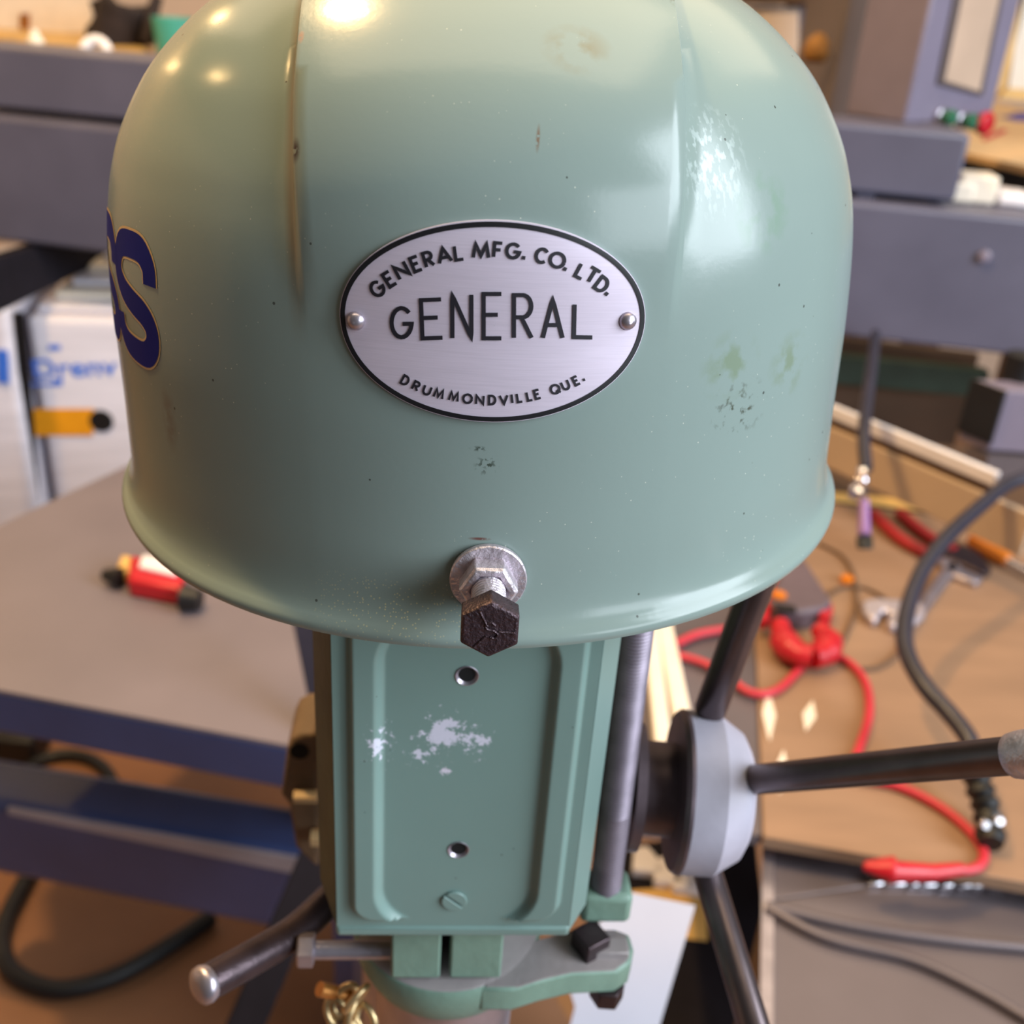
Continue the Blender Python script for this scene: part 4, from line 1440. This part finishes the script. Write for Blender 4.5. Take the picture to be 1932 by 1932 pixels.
# things under the gantry on the right
ua, ub = P(1560, 676, 1.9), P(1850, 700, 1.9)
thing('green_crossbar', MB().prism([P(1540, 668, 1.73), P(1870, 702, 1.73), drop(P(1870, 702, 1.73), 752), drop(P(1540, 668, 1.73), 722)], (0, 0.03, 0)), M_dgreen, 'dark green crossbar in the shade under the gantry', 'bar', bevel=0.004)
thing('brown_board', MB().prism([P(1520, 630, 1.79), P(1850, 670, 1.79), drop(P(1850, 670, 1.79), 960), drop(P(1520, 630, 1.79), 920)], (0, 0.02, 0)), M_brown, 'dark brown board standing behind the white profile bar', 'board', bevel=0.004)
mb0 = P(1905, 735, 1.16)
jd = unit(np.array([1, 0.05, 0]))
jn = unit(np.array([-0.55, 0.83, 0]))
jb = root('motor_block', mb0, 'blue grey motor block with a black end plate at the right edge', 'motor')
hm = mb0[2] - drop(P(1902, 738, 1.16), 852)[2]
F0 = P(1902, 738, 1.16)
back_len = reach(F0, jn, px=1838)
build('housing', MB().prism([F0 + jn * .004, F0 + jd * 0.14, F0 + jd * 0.14 + jn * back_len, F0 + jn * back_len], -UP * hm), M_lilac, jb, bevel=0.003)
build('end_plate', MB().prism([F0, F0 + jn * back_len, F0 + jn * back_len - jd * 0.004, F0 - jd * 0.004], -UP * hm * 0.86), M_blackp, jb, bevel=0.001)
build('connector_stub', MB().lathe(P(1925, 700, 1.2), UP, [(-0.03, 0.02), (0.02, 0.02), (0.022, 0.012)], 20), M_blackp, jb)
build('mounting_foot', MB().prism([drop(F0, 860) + jd * .0, drop(F0, 860) + jd * 0.1, drop(F0, 860) + jd * 0.1 + jn * .03, drop(F0, 860) + jn * .03], -UP * 0.035), M_greysteel, jb)

# --- left: grey machine bed with its navy front and the lower beam
lz = bz_ - 0.02
lb_ = [Z(-160, 1271, lz), Z(600, 1417, lz), Z(700, 1436, lz), Z(720, 1000, lz), Z(600, 880, lz), Z(262, 868, lz), Z(60, 962, lz), Z(-160, 1070, lz)]
bed = root('machine_bed', np.array([-0.45, 1.25, 0]), 'dusty grey machine bed with a navy front edge left of the press', 'machine bed')
build('bed_plate', slab(lb_, 0.004), M_bed, bed)
a, b = lb_[0] - UP * 0.0042, lb_[2] - UP * 0.0042
th = ((a[2] - drop(a, 1340)[2]) + (b[2] - drop(b, 1536)[2])) / 2
build('front_rail', MB().prism([a, b, b - UP * th, a - UP * th], unit(np.array([-(b - a)[1], (b - a)[0], 0])) * 0.05), M_navy, bed, bevel=0.003)
rb_ = unit(np.array([-(b - a)[1], (b - a)[0], 0]))
q = a + (b - a) * 0.86 + rb_ * 0.06
qd = (b - a) * 0.05
build('pedestal', MB().prism([q, q + qd, q + qd + rb_ * 0.30, q + rb_ * 0.30], -UP * (a[2] - 0.3405)), M_navy, bed)
# lower beam
D0, D1 = 1.12, 1.00
La, Lb = P(-160, 1488, D0), P(585, 1622, D1)
ld_ = unit(Lb - La)
lh = unit(np.array([-ld_[1], ld_[0], 0]))
La2 = La + lh * reach(La, lh, py=1442)
hgt = ((La[2] - drop(La, 1630)[2]) + (Lb[2] - drop(Lb, 1772)[2])) / 2
wbk = 0.030
cut = ld_ * 0.045
mb = MB()
mb.prism([La, Lb, Lb - UP * hgt - cut, La - UP * hgt], lh * 0.07)
beam = root('lower_beam', (La + Lb) / 2 - UP * hgt, 'navy blue box beam below the grey machine bed', 'beam')
build('beam_body', mb, M_navy, beam, bevel=0.012, seg=3)
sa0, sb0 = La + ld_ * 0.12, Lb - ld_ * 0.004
build('edge_sheen', MB().prism([sa0 - lh * 0.0012 - UP * 0.004, sb0 - lh * 0.0012 - UP * 0.001, sb0 - lh * 0.0012 - UP * 0.022, sa0 - lh * 0.0012 - UP * 0.012], lh * 0.004), M_edgesheen, beam, label='pale band painted as sheen along the upper edge')  # pale strip puts the edge's reflection into the colour

# dark strap and stand leg behind the press on the left
sb_ = Z(622, 1402, lz) + UP * 0.0006
st_ = P(562, 1105, (CAM @ (sb_ - EYE))[2] * 1.02)
thing('flat_bar', MB().beam(sb_, st_, CAM[0] * 0.0105, CAM[2] * 0.004), M_cable, 'dark flat bar standing on the machine bed just left of the green head', 'bar', bevel=0.001)
thing('stand_leg', MB().beam(P(640, 1520, 0.90), P(440, 1990, 0.86), CAM[0] * 0.0165, CAM[2] * 0.012), M_matte, 'black slanting stand leg below the lock lever', 'stand', bevel=0.002)

# wrapped pallet
wy0 = P(60, 900, 1.50)
fl, fr = Z(-160, 1085, lz - .30), None
pf = unit(np.array([1, 0.16, 0]))
ptl_ = P(34, 598, 1.62)
pbl_ = np.array([ptl_[0], ptl_[1], 0.0])
pk = np.array([-pf[1], pf[0], 0])
pal = root('wrapped_stack', np.array([*ptl_[:2], 0]) + pf * 0.1, 'white plastic wrapped stack with blue lettering and an amber label', 'stack')
hp = ptl_[2]


def on_face(px, py, out=0.0):
    v = ray(px, py)
    nrm = -pk
    t = np.dot(ptl_ - EYE, nrm) / np.dot(v, nrm)
    return EYE + v * t + nrm * out


f0, f1 = on_face(48, 598), on_face(420, 620)
f1 = np.array([*f1[:2], f0[2]])
build('wrapped_load', MB().prism([f0, f1, f1 + pk * 0.4, f0 + pk * 0.4], -UP * (f0[2] - 0.12)), M_wrap, pal, bevel=0.012, seg=3)
g0 = on_face(-160, 560) + pk * -0.02
g1 = on_face(28, 575) + pk * -0.02
g1 = np.array([*g1[:2], g0[2]])
build('wrapped_load', MB().prism([g0, g1, g1 + pk * 0.4, g0 + pk * 0.4], -UP * (g0[2] - 0.12)), M_wrap, pal, bevel=0.02, seg=3)
build('pallet_base', MB().prism([g0 * np.array([1, 1, 0]) + UP * 0.12, f1 * np.array([1, 1, 0]) + UP * 0.12, (f1 + pk * .4) * np.array([1, 1, 0]) + UP * 0.12, (g0 + pk * .4) * np.array([1, 1, 0]) + UP * 0.12], -UP * 0.119), M_brown, pal)
# stacked film-wrapped sheets on top
for i in range(6):
    y0 = 588 - i * 17
    a_, b_ = on_face(62 + i * 22, y0) + pk * (0.02 + 0.035 * i), on_face(420, y0 + 8) + pk * (0.02 + 0.035 * i)
    zt0 = f0[2] + 0.001 + 0.013 * i
    a_[2] = b_[2] = zt0
    build('film_layer', MB().prism([a_, b_, b_ + pk * (0.38 - .035 * i), a_ + pk * (0.38 - .035 * i)], UP * 0.012), M_creamp if i % 2 else M_wrap, pal, bevel=0.004)
sa_, sb_ = on_face(40, 585, 0.012), on_face(72, 965, 0.012)
build('black_strap', MB().beam(sa_, sb_, pf * 0.0085, pk * 0.002), M_blackp, pal)
# lettering on the wrap
def text_mesh(s, size):
    cu = bpy.data.curves.new('t', 'FONT')
    cu.body = s
    cu.size = size
    cu.extrude = 0.0004
    cu.offset = size * 0.012
    ob = bpy.data.objects.new('t', cu)
    COL.objects.link(ob)
    dg = bpy.context.evaluated_depsgraph_get()
    me = bpy.data.meshes.new_from_object(ob.evaluated_get(dg))
    bpy.data.objects.remove(ob)
    vs = [tuple(v.co) for v in me.vertices]
    fs_ = [tuple(p.vertices) for p in me.polygons]
    bpy.data.meshes.remove(me)
    return vs, fs_


tv, tf = text_mesh('Drenv', 0.052)
o_ = on_face(62, 712, 0.0015)
ox = unit(on_face(230, 706) - on_face(62, 712))
wtx = max(v[0] for v in tv)
sc_ = np.linalg.norm(on_face(222, 706) - on_face(62, 712)) / wtx
build('lettering', MB().add([o_ + ox * v[0] * sc_ + UP * v[1] * sc_ * 0.85 - pk * v[2] for v in tv], tf), M_bluep, pal, smooth=0, label='blue printed lettering')
for (x0, y0, x1, y1) in ((92, 650, 114, 660), (60, 722, 118, 727), (100, 706 + 8, 118, 722)):
    build('print_line', MB().prism([on_face(x0, y0, .001), on_face(x1, y0, .001), on_face(x1, y1, .001), on_face(x0, y1, .001)], -pk * 0.0004), M_bluep, pal, smooth=0)
build('blue_block_print', MB().prism([on_face(2, 650, .024), on_face(24, 652, .024), on_face(26, 714, .024), on_face(4, 712, .024)], -pk * 0.0006), M_bluep, pal)
build('amber_label', MB().prism([on_face(64, 770, .002), on_face(178, 770, .002), on_face(176, 821, .002), on_face(66, 821, .002)], -pk * 0.0008), M_yellow, pal, label='amber yellow label')
build('dark_patch', MB().lathe(on_face(191, 794, .001), -pk, [(0, 0.020), (0.002, 0.019)], 24), M_blackp, pal, label='dark round hole in the wrap')
# beige post right of the stack
thing('beige_panel', MB().prism([on_face(206, 660, -.03), on_face(300, 660, -.03), on_face(300, 920, -.03), on_face(176, 920, -.03)], pk * 0.02), M_creamp, 'beige sheet standing between the wrapped stack and the hood', 'sheet')

# red utility tool on the bed
zl = lz + 0.0006
ut = root('cutter', Z(300, 1115, lz), 'red and white cutter with black ends lying on the grey machine bed', 'cutter')
build('red_body', MB().prism([Z(244, 1126, zl), Z(345, 1145, zl), Z(352, 1100, zl), Z(250, 1078, zl)], UP * 0.022), M_red, ut, bevel=0.004)
build('white_label', MB().prism([Z(262, 1074, zl + .0222), Z(330, 1090, zl + .0222), Z(348, 1064, zl + .0222), Z(270, 1052, zl + .0222)], UP * 0.004), M_white, ut, bevel=0.001)
build('cream_tip', MB().prism([Z(222, 1098, zl), Z(248, 1106, zl), Z(258, 1076, zl), Z(232, 1070, zl)], UP * 0.018), M_gold, ut, bevel=0.004)
build('black_end', MB().tube([Z(196, 1084, zl + .012), Z(228, 1090, zl + .012)], [0.006, 0.012], 14), M_blackp, ut)
build('black_end', MB().tube([Z(345, 1128, zl + .013), Z(378, 1132, zl + .013)], [0.015, 0.011], 14), M_blackp, ut)

# cables on the floor between the beams
zf = 0.34
thing('low_shelf', MB().prism([Z(-300, 1380, zf), Z(700, 1420, zf), Z(800, 2300, zf), Z(-300, 2300, zf)], -UP * (zf - 0.001)), base_mat('brown_shelf_board', (140, 96, 66), .6, var=.2, vscale=4), 'broad brown low board under the machine bed and beam', 'board')


def on_low(pts, r):
    return MB().tube(catmull([Z(x, y, zf + r + .0005) for x, y in pts], 7), r, 12)


thing('floor_cable', on_low([(30, 1500), (60, 1445), (110, 1425), (165, 1430), (205, 1460), (214, 1500), (196, 1530), (150, 1620)], 0.010), M_blackp, 'black cable making a loop between navy rail and lower beam', 'cable', smooth=80)
thing('floor_cable', on_low([(60, 1640), (18, 1720), (2, 1780), (20, 1830), (70, 1860), (130, 1866), (220, 1840), (310, 1790), (400, 1730)], 0.012), M_blackp, 'thick black cable curving across the brown board in the lower left corner', 'cable', smooth=80)
thing('floor_cable', on_low([(470, 1572), (530, 1562), (640, 1545)], 0.010), M_blackp, 'short black cable end beside the rear bracket', 'cable', smooth=80)
q = Z(50, 1422, zf)
thing('cable_plug', MB().abox((q[0] - .045, q[1] - .03, zf + .0005), (q[0] + .03, q[1] + .03, zf + .05)), M_blackp, 'black plug block at the left end of the looped cable', 'plug', bevel=0.006)

# --- far top left corner
mb = MB().prism([Y(-120, 62, 3.2), Y(172, 62, 3.2), Y(168, -60, 3.2), Y(-120, -60, 3.2)], (0, 0.03, 0))
bdw = thing('wall_sheet', mb, M_creamp, 'large cream sheet standing on the far yellow table', 'sheet')
build('orange_tag', MB().prism([Y(37, 54, 3.19), Y(54, 54, 3.19), Y(54, 26, 3.19), Y(37, 26, 3.19)], (0, 0.008, 0)), M_bronze, bdw, label='small orange tag')
ft = root('far_table', Y(60, 70, 3.1) * np.array([1, 1, 0]), 'far yellow wooden table behind the gantry at top left', 'table')
zft = Y(60, 62, 3.1)[2]
tp = [Y(-150, 66, 3.1), Y(262, 100, 2.55), Y(290, 82, 3.25), Y(-150, 40, 3.3)]
tp = [np.array([p[0], p[1], zft]) for p in tp]
build('table_top', slab(tp, 0.035), M_gold, ft, bevel=0.006)
c = np.mean(tp, axis=0)
for p in tp:
    q = c + (p - c) * 0.9
    build('leg', MB().abox((q[0] - .03, q[1] - .03, 0.001), (q[0] + .03, q[1] + .03, zft - 0.036)), M_gold, ft)
coat = []
for i in range(9):
    for j in range(7):
        x, y = i / 8, j / 6
        p = Y(168 + 136 * x, 2 + 84 * y, 2.9) + np.array([0, 0.05 * math.sin(9 * x + 2 * y), 0.012 * math.sin(7 * x) * (1 - y)])
        coat.append(p)
mb = MB().add(coat, [(i * 7 + j, i * 7 + j + 1, i * 7 + j + 8, i * 7 + j + 7) for i in range(8) for j in range(6)])
cj = thing('draped_coat', mb, M_coat, 'dark brown coat draped beside the teal bin', 'coat', smooth=180)
sm = cj.modifiers.new('thick', 'SOLIDIFY')
sm.thickness = 0.03
mb = MB().lathe(Y(338, 104, 2.8), UP, [(0, 0.052), (0.085, 0.060), (0.085, 0.055), (0.02, 0.046)], 28)
thing('teal_bin', mb, M_teal, 'teal plastic bin behind the left shoulder of the hood', 'bin', smooth=40)
cq = A + (B - A) * 0.125 + gn * 0.09 + UP * (hu + 0.001)
cq = P(180, 108, 1.58)
mb = MB().tube([cq + CAM[0] * 0.020 * math.cos(t) - CAM[1] * 0.026 * math.sin(t) for t in np.linspace(-0.15, math.pi + 0.15, 18)], 0.0085, 12)
thing('white_hook', mb, M_white, 'bright white hook shaped clip on top of the upper rail', 'hook', smooth=70)
thing('small_bottle', MB().lathe(P(70, 100, 1.62), UP, [(0, 0.012), (0.02, 0.013), (0.026, 0.007), (0.034, 0.006)], 16), M_creamp, 'small cream bottle behind the upper rail at far left', 'bottle', smooth=50)
